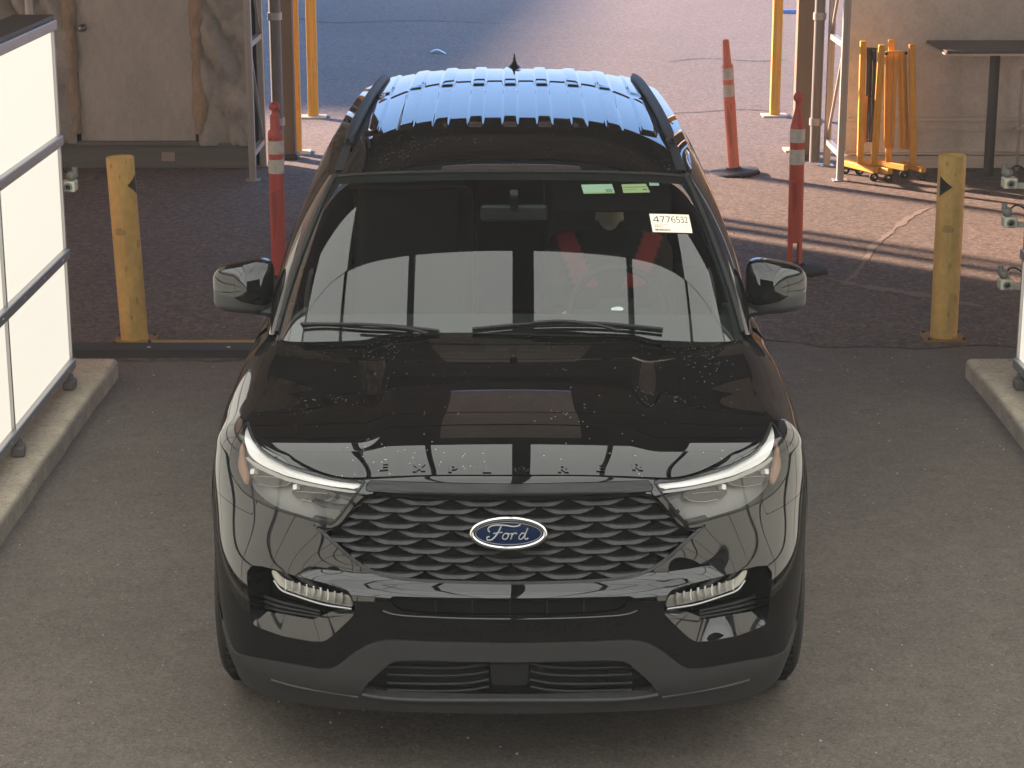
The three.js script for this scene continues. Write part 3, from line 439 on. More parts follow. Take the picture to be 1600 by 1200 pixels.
// raised lettering along the bonnet lip
const font = await new FontLoader().loadAsync('fonts/droid/droid_sans_bold.typeface.json');
'EXPLORER'.split('').forEach((ch, i) => {
  const u = [600, 655, 708, 761, 815, 880, 938, 996][i], [x, z] = unH(u, 734 - (Math.abs(u - 797) / 200) ** 2 * 4), { p, n } = hoodS(x, z, 0.0005);
  const g = new TextGeometry(ch, { font, size: 0.028, depth: 0.0025, curveSegments: 6, bevelEnabled: true, bevelSize: 0.0006, bevelThickness: 0.0008, bevelSegments: 1 }); g.computeBoundingBox(); const bb = g.boundingBox; g.translate(-(bb.max.x + bb.min.x) / 2, -(bb.max.y + bb.min.y) / 2, 0).scale(1.5, 1, 1);
  const m = mesh('bonnet_letter', g, paint, hood), X = V3(1, 0, 0).addScaledVector(n, -n.x).normalize(), Y = n.clone().cross(X); m.matrixAutoUpdate = true; m.quaternion.setFromRotationMatrix(new THREE.Matrix4().makeBasis(X, Y, n)); m.position.copy(p);
});
mesh('cowl', gridGeo(40, 6, (a, b) => { const x = lerp(-0.83, 0.83, a), z = lerp(-1.2, -1.52, b); return V3(x, hoodY(x, Math.max(z, -1.25)) - 0.035 - 0.02 * b, z); }), satinDark, car);

// grille
const grille = mesh('grille', panel(bodyS, -0.62, 0.62, 0.6, 1.05, 0.02, (s, b) => Grille(s, b) - 0.012, { off: -0.055 }), pit, car);
mesh('grille_surround', [ring(chaikin(grilleP, 1), 0.003, -0.009, -0.004, -0.008), ring(chaikin(grilleP, 1), -0.009, -0.009, -0.008, -0.06)], gloss, grille);
mesh('grille_top_bar', panel(bodyS, -0.62, 0.62, 0.85, 1.08, 0.008, (s, b) => Bar(s, b), { off: 0.001, skirt: 0.02 }), phy([0.01, 0.01, 0.01], 0.12), grille);
{
  const st = 10, W = 0.079, p = [], ix = [];                                 // one winged bar of the mesh
  for (let i = 0; i <= st; i++) { const t = i / st * 2 - 1, at = Math.abs(t), x = t * W, y = 0.013 * Math.pow(Math.max(0, (at - 0.3) / 0.7), 1.3), k = 0.1 + 0.9 * (1 - Math.pow(at, 3)) * (0.72 + 0.28 * sm(0.2, 0.5, at)), z = 0.004 * k; p.push(x, y + 0.005 * k, -0.022, x, y + 0.0045 * k, z - 0.006, x, y - 0.0065 * k, z + 0.004, x, y - 0.009 * k, -0.016); }
  for (let i = 0; i < st; i++) for (let k = 0; k < 3; k++) { const a = i * 4 + k, b = a + 1, c = a + 4, d = c + 1; ix.push(a, c, d, a, d, b); }
  let bg = new THREE.BufferGeometry(); bg.setAttribute('position', new THREE.Float32BufferAttribute(p, 3)); bg.setIndex(ix); bg = bg.toNonIndexed(); bg.computeVertexNormals();
  const link = box(0.006, 0.03, 0.02, 0, 0.012, -0.022);
  for (let r = 0; r < 11; r++) for (let c = -5; c <= 5; c++) {
    const v = 775.5 + r * 12.6 + (r > 8 ? 0.5 : 0), du = (c + (r % 2 ? 0.5 : 0)) * 91.5 * (1 - 0.004 * r), u = 797 + du; if (Math.abs(du) > 315) continue;
    if (Math.hypot(du / 64, (v + 5 - 832) / 27) < 0.8) continue;
    const [s, b] = unS(u, v - 7 * Math.pow(Math.abs(du) / 250, 2), -0.012); if (sdGrille(-Math.abs(s), b) > 0.05) continue;
    const q = bodyS(s, b, -0.014), m = mesh('grille_bar', bg, barMat, grille); m.position.copy(q.p); const N = V3(q.n.x, 0, q.n.z).normalize(); m.quaternion.setFromUnitVectors(V3(0, 0, 1), N);
    m.rotateZ(0);
  }
}
{ // oval badge
  const [s, b] = unS(794.5, 833), { p, n } = bodyS(s, b, 0.004), g = new THREE.Group(); g.name = 'badge'; car.add(g); g.position.copy(p); g.quaternion.setFromUnitVectors(V3(0, 0, 1), V3(n.x * 0.3, n.y * 0.85 + 0.05, n.z).normalize());
  const a = 0.1155, c = 0.049, ell = (k, z) => Array.from({ length: 72 }, (_, i) => V3(Math.cos(i / 36 * Math.PI) * (a + k), Math.sin(i / 36 * Math.PI) * (c + k), z));
  mesh('chrome_ring', tube(ell(-0.004, 0.006), 0.0075, 144, 12, true), chrome, g);
  const disc = gridGeo(60, 10, (t, r) => { const k = t * Math.PI * 2; return V3(Math.cos(k) * (a - 0.006) * r, Math.sin(k) * (c - 0.006) * r, 0.008 - 0.003 * r * r); }); mesh('blue_field', disc, phy([0.006, 0.017, 0.06], 0.25, { clearcoat: 1 }), g);
  mesh('mounting', gridGeo(48, 4, (t, r) => { const k = t * Math.PI * 2, R = lerp(1.0, 1.03, r); return V3(Math.cos(k) * a * R, Math.sin(k) * c * R, lerp(0.004, -0.05, r)); }), gloss, g);
  mesh('pin_line', tube(ell(-0.0155, 0.0092).map((q) => q), 0.0009, 144, 6, true), silver, g);
  // hand-written letters as swept silver strokes
  const strokes = [
    [[-0.062, 0.004], [-0.066, 0.012], [-0.058, 0.02], [-0.04, 0.023], [-0.018, 0.022], [0.002, 0.019], [0.016, 0.021], [0.022, 0.0245]],           // top flourish of the F
    [[-0.03, 0.021], [-0.036, 0.008], [-0.045, -0.006], [-0.056, -0.0165], [-0.067, -0.0175], [-0.069, -0.011], [-0.062, -0.008]],                    // F stem
    [[-0.052, 0.0], [-0.04, 0.002], [-0.027, 0.0035]],                                                                                                 // F bar
    [[-0.015, 0.001], [-0.022, -0.001], [-0.027, -0.01], [-0.022, -0.0155], [-0.014, -0.012], [-0.011, -0.004], [-0.016, 0.001], [-0.006, -0.001], [0.0, 0.001]],  // o
    [[0.0, 0.002], [-0.001, -0.006], [-0.005, -0.0155]], [[-0.003, -0.007], [0.003, -0.0005], [0.009, 0.0015], [0.012, -0.001]],                       // r
    [[0.033, 0.0], [0.026, 0.001], [0.019, -0.007], [0.018, -0.014], [0.025, -0.0145], [0.032, -0.006], [0.037, 0.004], [0.042, 0.015]], [[0.04, 0.011], [0.035, -0.002], [0.033, -0.011], [0.037, -0.0155], [0.043, -0.012]]];   // d
  strokes.forEach((st, i) => { const pts = st.map(([x, y]) => V3(x * 1.12 + 0.012, y * 1.12, 0.0098)); const t = tube(pts, i < 2 ? 0.0028 : 0.0021, 40, 6); t.scale(1, 1, 1); mesh('letter_stroke', t, silver, g); });
}
// lower openings
const intake = mesh('lower_intake', panel(bodyS, -0.6, 0.6, 0.2, 0.6, 0.02, (s, b) => Intake(s, b) - 0.015, { off: -0.05 }), satinDark, car);
for (const sg of [-1, 1]) {
  const q = onBody([[642, 1037], [764, 1037], [764, 1073], [642, 1073]], -0.045), w = sdPoly(q); mesh('vent', panel(bodyS, -0.5, 0.5, 0.2, 0.6, 0.012, (s, b) => w(s * -sg, b), { off: -0.045 }), pit, intake);
  for (const v of [1041, 1053, 1066, 1077]) mesh('louvre', tube([[605, v + 1], [680, v + 3], [730, v + 1.5], [764, v - 4]].map(([u, w2]) => { const [s, b] = unS(u, w2, -0.03), p = bodyS(s, b, -0.03).p; p.x *= -sg; return p; }), 0.006, 24, 6).scale(1, 1, 1), satinDark, intake);
}
mesh('radar_cover', panel(bodyS, -0.1, 0.1, 0.2, 0.6, 0.012, sdPoly(mirrored(onBody([[797, 1036], [765, 1036], [768, 1070], [797, 1071]], -0.02))), { off: -0.02, skirt: 0.03 }), satinDark, intake);
mesh('lower_lip', tube(Array.from({ length: 21 }, (_, i) => { const u = lerp(566, 1028, i / 20), t = (u - 797) / 231, [s, b] = unS(u, 1094.5 - 9 * Math.pow(Math.abs(t), 6), 0.004); return bodyS(s, b, 0.004).p; }), 0.009, 60, 8).translate(0, 0, 0), satin, car);
const slot = mesh('upper_intake_slot', panel(bodyS, -0.5, 0.5, 0.5, 0.75, 0.012, (s, b) => Slot(s, b) - 0.01, { off: -0.05 }), pit, car);
mesh('slot_lip', tube([[598, 955], [612, 960], [640, 963.5], [720, 967], [797, 968], [874, 967], [954, 963.5], [982, 960], [996, 955]].map(([u, v]) => { const [s, b] = unS(u, v, 0.0); return bodyS(s, b, -0.001).p; }), 0.0055, 80, 8), paint, slot);
for (const u of [680, 738, 797, 855, 913]) { const [s, b] = unS(u, 950, -0.03), p = bodyS(s, b, -0.03).p; mesh('divider', box(0.004, 0.05, 0.02, p.x, p.y, p.z), satinDark, slot); }
for (const u of [440, 1155]) { const pts = [[u < 800 ? 425 : 1170, 1062], [u < 800 ? 470 : 1124, 1074], [u < 800 ? 560 : 1034, 1089]].map(([x, v]) => { const [s, b] = unS(x, v, 0.004); return bodyS(s, b, 0.006).p; }); mesh('valance_crease', tube(pts, 0.006, 30, 6), satin, car); }

// headlights and signal lamps, one side traced and mirrored
const flipX = (g) => { const q = g.clone().applyMatrix4(new THREE.Matrix4().makeScale(-1, 1, 1)); if (q.index) { const a = q.index.array; for (let i = 0; i < a.length; i += 3) { const t = a[i]; a[i] = a[i + 1]; a[i + 1] = t; } } return q; };
const bodyCurve = (pts, off, r, n = 50) => tube(pts.map(([u, v]) => { const [s, b] = unS(u, v, off); return bodyS(s, b, off).p; }), r, n, 8);
const lampSide = (() => {
  const R = [-1.75, -0.35, 0.6, 1.2], P = (pts, off, it = 1) => sdPoly(chaikin(onBody(pts, off), it)), out = [];
  out.push(['seal', [ring(lampP, 0.007, -0.005, -0.003, -0.0005), ring(lampP, 0, 0, -0.0005, -0.055)], seal]);
  out.push(['housing', panel(bodyS, ...R, 0.012, (s, b) => sdLamp(s, b) - 0.01, { off: -0.055 }), std([0.36, 0.36, 0.35], 0.35, { metalness: 0.2 })]);
  out.push(['light_strip', panel(bodyS, ...R, 0.006, P([[389, 661], [392, 674], [400, 692], [414, 710], [441, 726], [482, 739], [530, 747.5], [566, 753], [560, 765.5], [530, 761], [482, 752.5], [444, 742], [411, 729], [392, 714], [384, 696], [383, 676]], -0.014), { off: -0.014, skirt: 0.012 }), whiteGuide]);
  out.push(['strip_trim', panel(bodyS, ...R, 0.006, P([[386, 712], [400, 724], [444, 744], [482, 754], [530, 763], [560, 767.5], [558, 771], [530, 767.5], [482, 759], [440, 749], [404, 733], [384, 718]], -0.018), { off: -0.018, skirt: 0.01 }), silver]);
  out.push(['side_reflector', panel(bodyS, ...R, 0.007, P([[383, 668], [375, 680], [365, 705], [362, 722], [364, 736], [372, 750], [383, 762], [386, 745], [380, 720], [382, 695]], -0.03), { off: -0.03, skirt: 0.01 }), phy([0.62, 0.38, 0.26], 0.2, { clearcoat: 1, metalness: 0.3 })]);
  for (const [u, v] of [[395, 748], [462, 772]]) {
    const q = P([[u - 5, v - 14], [u + 60, v - 6], [u + 66, v + 10], [u + 30, v + 14], [u - 6, v + 4]], -0.04); out.push(['projector', panel(bodyS, ...R, 0.006, q, { off: -0.04, skirt: 0.01 }), std([0.16, 0.16, 0.155], 0.18, { metalness: 0.6 })]);
    const e = P([[u - 5, v - 15], [u + 1, v - 16], [u + 1, v - 8], [u - 5, v - 7]], -0.02, 0); out.push(['led_module', panel(bodyS, ...R, 0.004, e, { off: -0.022, skirt: 0.02 }), whiteGuide]);
    out.push(['bezel', bodyCurve([[u + 2, v - 4], [u + 20, v - 3], [u + 50, v - 1]], -0.036, 0.0016, 20), silver]);
    out.push(['bezel', bodyCurve([[u + 8, v + 8], [u + 30, v + 12], [u + 52, v + 10], [u + 60, v + 4]], -0.036, 0.0014, 20), silver]);
  }
  out.push(['lens', panel(bodyS, ...R, 0.009, sdLamp, { off: 0.001 }), clear]);
  return out;
})();
const signalSide = (() => {
  const R = [-1.5, -0.35, 0.4, 0.85], P = (pts, off, it = 1) => sdPoly(chaikin(onBody(pts, off), it)), out = [];
  out.push(['pocket', panel(bodyS, ...R, 0.014, (s, b) => sdPocket(s, b) - 0.02, { off: -0.095 }), gloss]);
  out.push(['pocket_wall', [ring(pocketP, 0, 0, -0.002, -0.1)], paint]);
  const lp = [[422, 890], [427, 905], [437, 917], [460, 927], [505, 941], [549, 949.5], [551.5, 947], [547, 932], [540, 928.5], [500, 922], [460, 910], [440, 903], [431, 892]];
  out.push(['reflector', panel(bodyS, ...R, 0.006, P(lp, -0.04), { off: -0.045, skirt: 0.02 }), std([0.5, 0.49, 0.44], 0.25, { metalness: 0.5 })]);
  for (let i = 0; i < 9; i++) { const u = 446 + i * 11, v = 914 + i * 2.6; out.push(['reflector_fin', bodyCurve([[u, v - 9], [u + 1, v], [u, v + 8]], -0.034, 0.0022 + 0.0012 * (i % 3), 8), i % 3 ? silver : whiteGuide]); }
  out.push(['chrome_edge', bodyCurve([[428, 907], [440, 922], [462, 931], [505, 944.5], [549, 951.5]], -0.02, 0.0035, 40), silver]);
  out.push(['lens', panel(bodyS, ...R, 0.006, P(lp, -0.018), { off: -0.018, skirt: 0.022 }), clear]);
  for (const k of [0, 1, 2]) out.push(['pocket_slat', bodyCurve([[408, 930 + k * 8], [440, 941 + k * 7], [500, 955 + k * 5]], -0.06, 0.006, 24), satinDark]);
  // glossy ledge that slopes out of the pocket
  const lo = [[393, 972], [400, 979], [440, 993.5], [499, 1004], [515, 997], [545, 969], [556, 957]].map(([u, v]) => { const [s, b] = unS(u, v); return bodyS(s, b, -0.001).p; });
  const hi = [[398, 952], [404, 953], [445, 960], [488, 967.5], [498, 964], [520, 955], [549, 951]].map(([u, v]) => { const [s, b] = unS(u, v, -0.034); return bodyS(s, b, -0.034).p; });
  const cl = new THREE.CatmullRomCurve3(lo, false, 'catmullrom', 0.15), ch = new THREE.CatmullRomCurve3(hi, false, 'catmullrom', 0.15);
  out.push(['ledge', gridGeo(60, 8, (a, b) => cl.getPoint(a).lerp(ch.getPoint(a), b)), paint]);
  return out;
})();
for (const sg of [-1, 1]) for (const [name, list] of [['headlight', lampSide], ['signal_lamp', signalSide]]) {
  const g = new THREE.Group(); g.name = name; car.add(g); for (const [n, geo, m] of list) { const l = Array.isArray(geo) ? geo : [geo], q = l.map((x) => sg < 0 ? x.clone() : flipX(x)); mesh(n, l.length > 1 ? q : q[0], m, g); }
}
// ------------------------------------------------------------------ the car: cabin
const au = Math.abs;
const wsD = (u, h) => Math.max((au(u) - 3.93) * 0.14, (h - 0.985) * 0.9, (-0.06 - h) * 0.9);
const sideWin = (u, h) => { const a = au(u), w = (lo, hi) => Math.max((lo - a) * 0.35, (a - hi) * 0.35); return Math.max(Math.min(w(5.62, 7.28), w(7.42, 8.4), w(8.5, 9.6)), (0.045 - h) * 0.5, (h - 0.93) * 0.5, (5.62 + 1.1 * h * h - 0.35 - a) * 0.2); };
const rearWin = (u, h) => Math.max((10.3 - au(u)) * 0.3, (0.1 - h) * 0.5, (h - 0.9) * 0.5);
const windshield = mesh('windshield', panel(cabinT, -4, 4, -0.07, 1, 0.04, wsD, { stepB: 0.02 }), glassTint, car);
const fr = (u, h) => { const e = Math.max((au(u) - 3.72) * 0.14, (h - 0.93) * 0.8, (0.1 - h) * 0.8, -1); const r = 0.03, qx = (au(u) - 3.72) * 0.14 + r, qy = Math.max(h - 0.93, 0.1 - h) * 0.8 + r; return Math.min(Math.max(qx, qy), 0) + Math.hypot(Math.max(qx, 0), Math.max(qy, 0)) - r; };
mesh('black_border', panel(cabinT, -4, 4, -0.07, 1, 0.035, (u, h) => Math.max(wsD(u, h), -fr(u, h)), { off: -0.004, stepB: 0.012 }), std([0.01, 0.01, 0.01], 0.6), windshield);
const pillars = mesh('cabin_frame', [panel(cabinT, -12, -3.9, -0.02, 1, 0.05, (u, h) => Math.max(-wsD(u, h) + 0.004, -sideWin(u, h), -rearWin(u, h)), { stepB: 0.02, skirt: 0.02 }), panel(cabinT, 3.9, 12, -0.02, 1, 0.05, (u, h) => Math.max(-wsD(u, h) + 0.004, -sideWin(u, h), -rearWin(u, h)), { stepB: 0.02, skirt: 0.02 })], paint, car);
mesh('windshield_header', panel(cabinT, -4, 4, 0.98, 1.001, 0.05, (u, h) => -1, { stepB: 0.004 }), seal, car);
for (const sg of [-1, 1]) {
  for (const [lo, hi] of [[5.2, 7.36], [7.36, 8.45], [8.45, 9.7]]) mesh('side_window', panel(cabinT, sg < 0 ? -hi : lo, sg < 0 ? -lo : hi, 0, 1, 0.05, (u, h) => sideWin(u, h) - 0.003, { off: -0.005, stepB: 0.02 }), lo < 6 ? glassTint : glassDark, car);
  mesh('pillar_trim', tube(Array.from({ length: 14 }, (_, i) => cabinT(sg * 3.97, i / 13 * 1.0 - 0.01, 0.004).p), 0.009, 40, 8), seal, car);
  mesh('pillar_cap', panel(cabinT, sg < 0 ? -4.35 : 4.05, sg < 0 ? -4.05 : 4.35, -0.02, 0.99, 0.05, () => -1, { off: 0.006, stepB: 0.03 }), gloss, car);
  // roof channel and rail
  const line = (x0, x1, z0, z1, dy, n = 20) => Array.from({ length: n }, (_, i) => { const t = i / (n - 1), x = sg * lerp(x0, x1, t), z = lerp(z0, z1, t); const q = roofR(x, z).p; q.y += typeof dy === 'function' ? dy(t) : dy; return q; });
  const ch = line(0.668, 0.628, -2.16, -4.62, 0.004, 30); mesh('roof_channel', gridGeo(4, 29, (a, b) => { const q = ch[Math.round(b * 29)].clone(); q.x += sg * (a - 0.5) * 0.04; return q; }), seal, car);
  const rl = line(0.662, 0.606, -2.55, -4.42, (t) => 0.006 + 0.016 * Math.pow(Math.sin(Math.PI * Math.min(0.985, Math.max(0.015, t))), 0.35), 40);
  const rail = mesh('roof_rail', gridGeo(16, 39, (a, b) => { const q = rl[Math.round(b * 39)].clone(), k = a * Math.PI * 2; q.x += sg * 0.022 * Math.cos(k) * Math.min(1, 0.4 + 8 * b, 0.4 + 8 * (1 - b)); q.y += 0.02 * Math.sin(k); return q; }), satinDark, car);
  for (const t of [2, 37]) { const q = rl[t]; mesh('rail_foot', box(0.035, 0.05, 0.16, q.x, q.y - 0.022, q.z, 0.012), satinDark, rail); }
}
mesh('rear_window', [panel(cabinT, 10.2, 12, 0, 1, 0.05, (u, h) => rearWin(u, h) - 0.003, { off: -0.004, stepB: 0.03 }), panel(cabinT, -12, -10.2, 0, 1, 0.05, (u, h) => rearWin(u, h) - 0.003, { off: -0.004, stepB: 0.03 })], glassDark, car);
const sdRoof = sdPoly(roofEdge.map(([x, z]) => [x, z]));
mesh('roof', panel(roofR, -0.75, 0.75, -4.8, -2.0, 0.009, sdRoof, { skirt: 0.01, stepB: 0.014 }), paintDust, car);
{ const q = roofR(0, -4.42).p, f = mesh('antenna_fin', lathe([[0.034, 0], [0.03, 0.008], [0.016, 0.018], [0.008, 0.034], [0.005, 0.052], [0.0025, 0.066], [0, 0.068]], 24).scale(1, 1, 2.6), gloss, car); f.position.set(0.02, q.y - 0.002, -4.42); }
mesh('spoiler', gridGeo(40, 6, (a, b) => { const x = lerp(-0.56, 0.56, a), z = lerp(-4.66, -4.9, b); return V3(x, 1.69 - 0.09 * b - 0.07 * Math.pow(Math.abs(x) / 0.6, 2.6), z + 0.03 * x * x); }), paint, car);
// wipers lie along the foot of the glass
for (const [pts, arm] of [[[[470, 506], [560, 507], [620, 510], [686, 517]], [[560, 506.5], [600, 509], [640, 514], [668, 521]]], [[[738, 514], [830, 506], [930, 505], [1036, 514]], [[832, 504], [880, 502], [930, 507], [968, 517]]]]) {
  const P = (l, off) => l.map(([u, v]) => { const [s, h] = unT(u, v, off); return cabinT(s, h, off).p; }), w = mesh('wiper', tube(P(pts, 0.018), 0.006, 40, 6), seal, car); mesh('arm', tube(P(arm, 0.03), 0.006, 30, 6), satinDark, w); mesh('blade', tube(P(pts, 0.008), 0.005, 40, 6), rubber, w);
}
// paper labels on the glass
function quadOn(pts, off, n = 6) { const c = pts.map(([u, v]) => unT(u, v, off)); return gridGeo(n, n, (a, b) => { const s = lerp(lerp(c[3][0], c[2][0], a), lerp(c[0][0], c[1][0], a), b), h = lerp(lerp(c[3][1], c[2][1], a), lerp(c[0][1], c[1][1], a), b); return cabinT(s, h, off).p; }); }
function canvasTex(w, h, draw) { const c = document.createElement('canvas'); c.width = w; c.height = h; const x = c.getContext('2d'); draw(x, w, h); const t = new THREE.CanvasTexture(c); t.colorSpace = THREE.SRGBColorSpace; return t; }
mesh('number_label', quadOn([[1014.5, 334], [1076, 335.5], [1082, 364], [1020, 362.5]], 0.003), std([1, 1, 1], 0.7, { map: canvasTex(512, 256, (x, w, h) => {
  x.fillStyle = '#f6ead8'; x.fillRect(0, 0, w, h); x.fillStyle = '#2b2320'; x.font = '118px sans-serif'; x.textBaseline = 'alphabetic'; x.fillText('4776532', 24, 118, 478);
  x.font = '36px sans-serif'; x.fillText('ARSO', 28, 190, 130); x.globalAlpha = 0.55; x.fillRect(30, 146, 150, 5); x.fillRect(380, 150, 96, 4); x.fillRect(400, 190, 70, 4); x.fillRect(400, 216, 60, 4); x.globalAlpha = 1;
  for (let i = 0, p = 30; p < 196; i++) { const b = 2 + Math.floor(hash(i, 3, 5) * 5); x.fillRect(p, 208, b, 30); p += b + 2 + Math.floor(hash(i, 9, 5) * 4); }
}) }), windshield);
mesh('green_sticker', quadOn([[908, 288.5], [956, 287.5], [961, 302], [912, 303]], -0.006), std([1, 1, 1], 0.7, { map: canvasTex(256, 96, (x, w, h) => { x.fillStyle = '#cfe3cd'; x.fillRect(0, 0, w, h); x.fillStyle = '#3a4a40'; for (let i = 0; i < 16; i++) x.fillRect(186 + (i % 8) * 7, 52 + (i > 7 ? 14 : 0) + (i % 3) * 3, 5, 9); x.fillStyle = '#b9c97e'; x.fillRect(0, 84, w, 12); }) }), windshield);
mesh('green_sticker', quadOn([[971, 288], [1009, 287], [1016, 300.5], [974, 301.5]], -0.006), std([1, 1, 1], 0.7, { map: canvasTex(256, 96, (x, w, h) => { x.fillStyle = '#cfd9a6'; x.fillRect(0, 0, w, h); x.fillStyle = '#8fa05a'; x.fillRect(10, 30, w - 20, 9); x.fillRect(10, 60, 120, 6); x.fillStyle = '#5a6640'; x.fillRect(190, 56, 44, 12); }) }), windshield);
mesh('pale_sticker', quadOn([[1012, 275.5], [1027, 275.5], [1030, 290], [1015, 290]], -0.006), std([0.62, 0.78, 0.66], 0.7), windshield);
mesh('inspection_strip', quadOn([[1072, 500], [1100, 499], [1102, 505], [1073, 506]], -0.006), std([0.45, 0.47, 0.45], 0.7), windshield);
// interior
const trim = std([0.012, 0.0115, 0.0115], 0.85), leather = std([0.013, 0.0125, 0.0125], 0.6);
mesh('dashboard', gridGeo(50, 20, (a, b) => { const x = lerp(-0.8, 0.8, a), t = b; return V3(x, t < 0.7 ? 1.06 - 0.03 * t + 0.02 * Math.exp(-(((x - 0.42) / 0.2) ** 2)) * sm(0.3, 0.65, t) - 0.05 * x * x : lerp(1.04, 0.62, (t - 0.7) / 0.3), lerp(-1.38, -1.95, Math.min(1, t / 0.72)) - 0.03 * (t > 0.72 ? t - 0.72 : 0)); }), trim, car);
mesh('daylight_blocker', box(1.3, 1.05, 0.04, 0, 1.0, -4.5), trim, car);  // dark panel added to block daylight from the tailgate seam and rear window
mesh('cabin_floor', box(1.6, 0.04, 3.2, 0, 0.42, -3.2), trim, car);
mesh('headliner', gridGeo(20, 20, (a, b) => { const x = lerp(-0.66, 0.66, a), z = lerp(-2.12, -4.6, b), q = roofR(x, z).p; q.y -= 0.04; return q; }), trim, car);
const wheelG = new THREE.Group(); wheelG.name = 'steering_wheel'; car.add(wheelG); wheelG.position.set(0.42, 1.05, -2.02); wheelG.rotation.x = -0.42;
mesh('wheel_rim', new THREE.TorusGeometry(0.185, 0.016, 10, 48), leather, wheelG); mesh('hub', new RoundedBoxGeometry(0.16, 0.12, 0.05, 3, 0.02), leather, wheelG); mesh('spoke', [box(0.34, 0.03, 0.02, 0, 0, 0), box(0.05, 0.18, 0.02, 0, -0.09, 0)], leather, wheelG);
mesh('hub_badge', new THREE.SphereGeometry(0.02, 16, 8).scale(1.4, 0.7, 0.3).translate(0, 0.01, 0.028), chrome, wheelG);
for (const [x, z] of [[-0.42, -2.75], [0.42, -2.75], [-0.42, -3.65], [0.42, -3.65]]) { const g = new THREE.Group(); g.name = 'seat'; g.position.set(x, 0, z); car.add(g); mesh('cushion', new RoundedBoxGeometry(0.54, 0.2, 0.56, 4, 0.07).translate(0, 0.72, 0.1), leather, g); const b = mesh('backrest', new RoundedBoxGeometry(0.52, 0.66, 0.16, 4, 0.07), leather, g); b.position.set(0, 1.06, -0.24); b.rotation.x = -0.25; mesh('headrest', new RoundedBoxGeometry(0.28, 0.2, 0.12, 4, 0.05).translate(0, 1.45, -0.36), leather, g); }
{ const g = new THREE.Group(); g.name = 'rear_view_mirror'; car.add(g); const p = onZ(803, 333, -1.93); g.position.set(p.x - CX, p.y, p.z); mesh('shell', new RoundedBoxGeometry(0.255, 0.065, 0.03, 4, 0.014), std([0.05, 0.05, 0.05], 0.4), g); mesh('stalk', bar([0, 0.02, 0.01], [0, 0.09, 0.06], 0.03), trim, g); }
{ const v = mesh('sun_visor', new RoundedBoxGeometry(0.46, 0.17, 0.02, 3, 0.009), std([0.03, 0.028, 0.028], 0.8), car); v.position.set(0.4, 1.515, -2.14); v.rotation.x = -0.25; }
{ const v = mesh('sun_visor', new RoundedBoxGeometry(0.46, 0.17, 0.02, 3, 0.009), std([0.03, 0.028, 0.028], 0.8), car); v.position.set(-0.4, 1.545, -2.24); v.rotation.x = -1.3; }
// door mirrors
for (const sg of [-1, 1]) {
  const g = new THREE.Group(); g.name = 'door_mirror'; car.add(g); g.position.set(sg * 1.02, 1.2, -1.9);
  const blob = (rx, ry, rz, e, fn) => gridGeo(64, 40, (a, b) => { const th = a * Math.PI * 2, ph = (b - 0.5) * Math.PI, pw = (x, k) => Math.sign(x) * Math.pow(Math.abs(x), k); let q = V3(rx * pw(Math.cos(ph), e) * pw(Math.cos(th), e), ry * pw(Math.sin(ph), e), rz * pw(Math.cos(ph), e) * pw(Math.sin(th), e)); return fn ? fn(q) : q; });
  mesh('cap', blob(0.119, 0.08, 0.1, 0.55, (q) => { const out = q.x * sg / 0.119; q.y *= 1 - 0.16 * out; q.y += 0.012 * (1 - out) * (q.y > 0 ? 1 : 0) - (q.y > 0 ? 0.006 : 0); q.z *= q.z > 0 ? 1 - 0.25 * Math.abs(out) - 0.2 * (q.y > 0 ? q.y / 0.08 : 0) : 0.55; q.z -= 0.02 * out; return q; }), paint, g);
  mesh('lower_trim', blob(0.116, 0.05, 0.092, 0.6, (q) => { const out = q.x * sg / 0.116; q.y = q.y - 0.062 + 0.008 * out; q.z *= q.z > 0 ? 1 - 0.2 * Math.abs(out) : 0.5; return q; }), satin, g);
  mesh('arm', gridGeo(14, 10, (a, b) => { const k = a * Math.PI * 2, x = lerp(0.06, -0.2, b), h = lerp(0.02, 0.034, b), d = lerp(0.045, 0.07, b); return V3(sg * x, -0.085 - 0.03 * b + h * Math.sin(k), 0.01 + d * Math.cos(k)); }), satin, g);
  mesh('mirror_glass', box(0.19, 0.115, 0.004, 0, 0, -0.056), chrome, g);
}
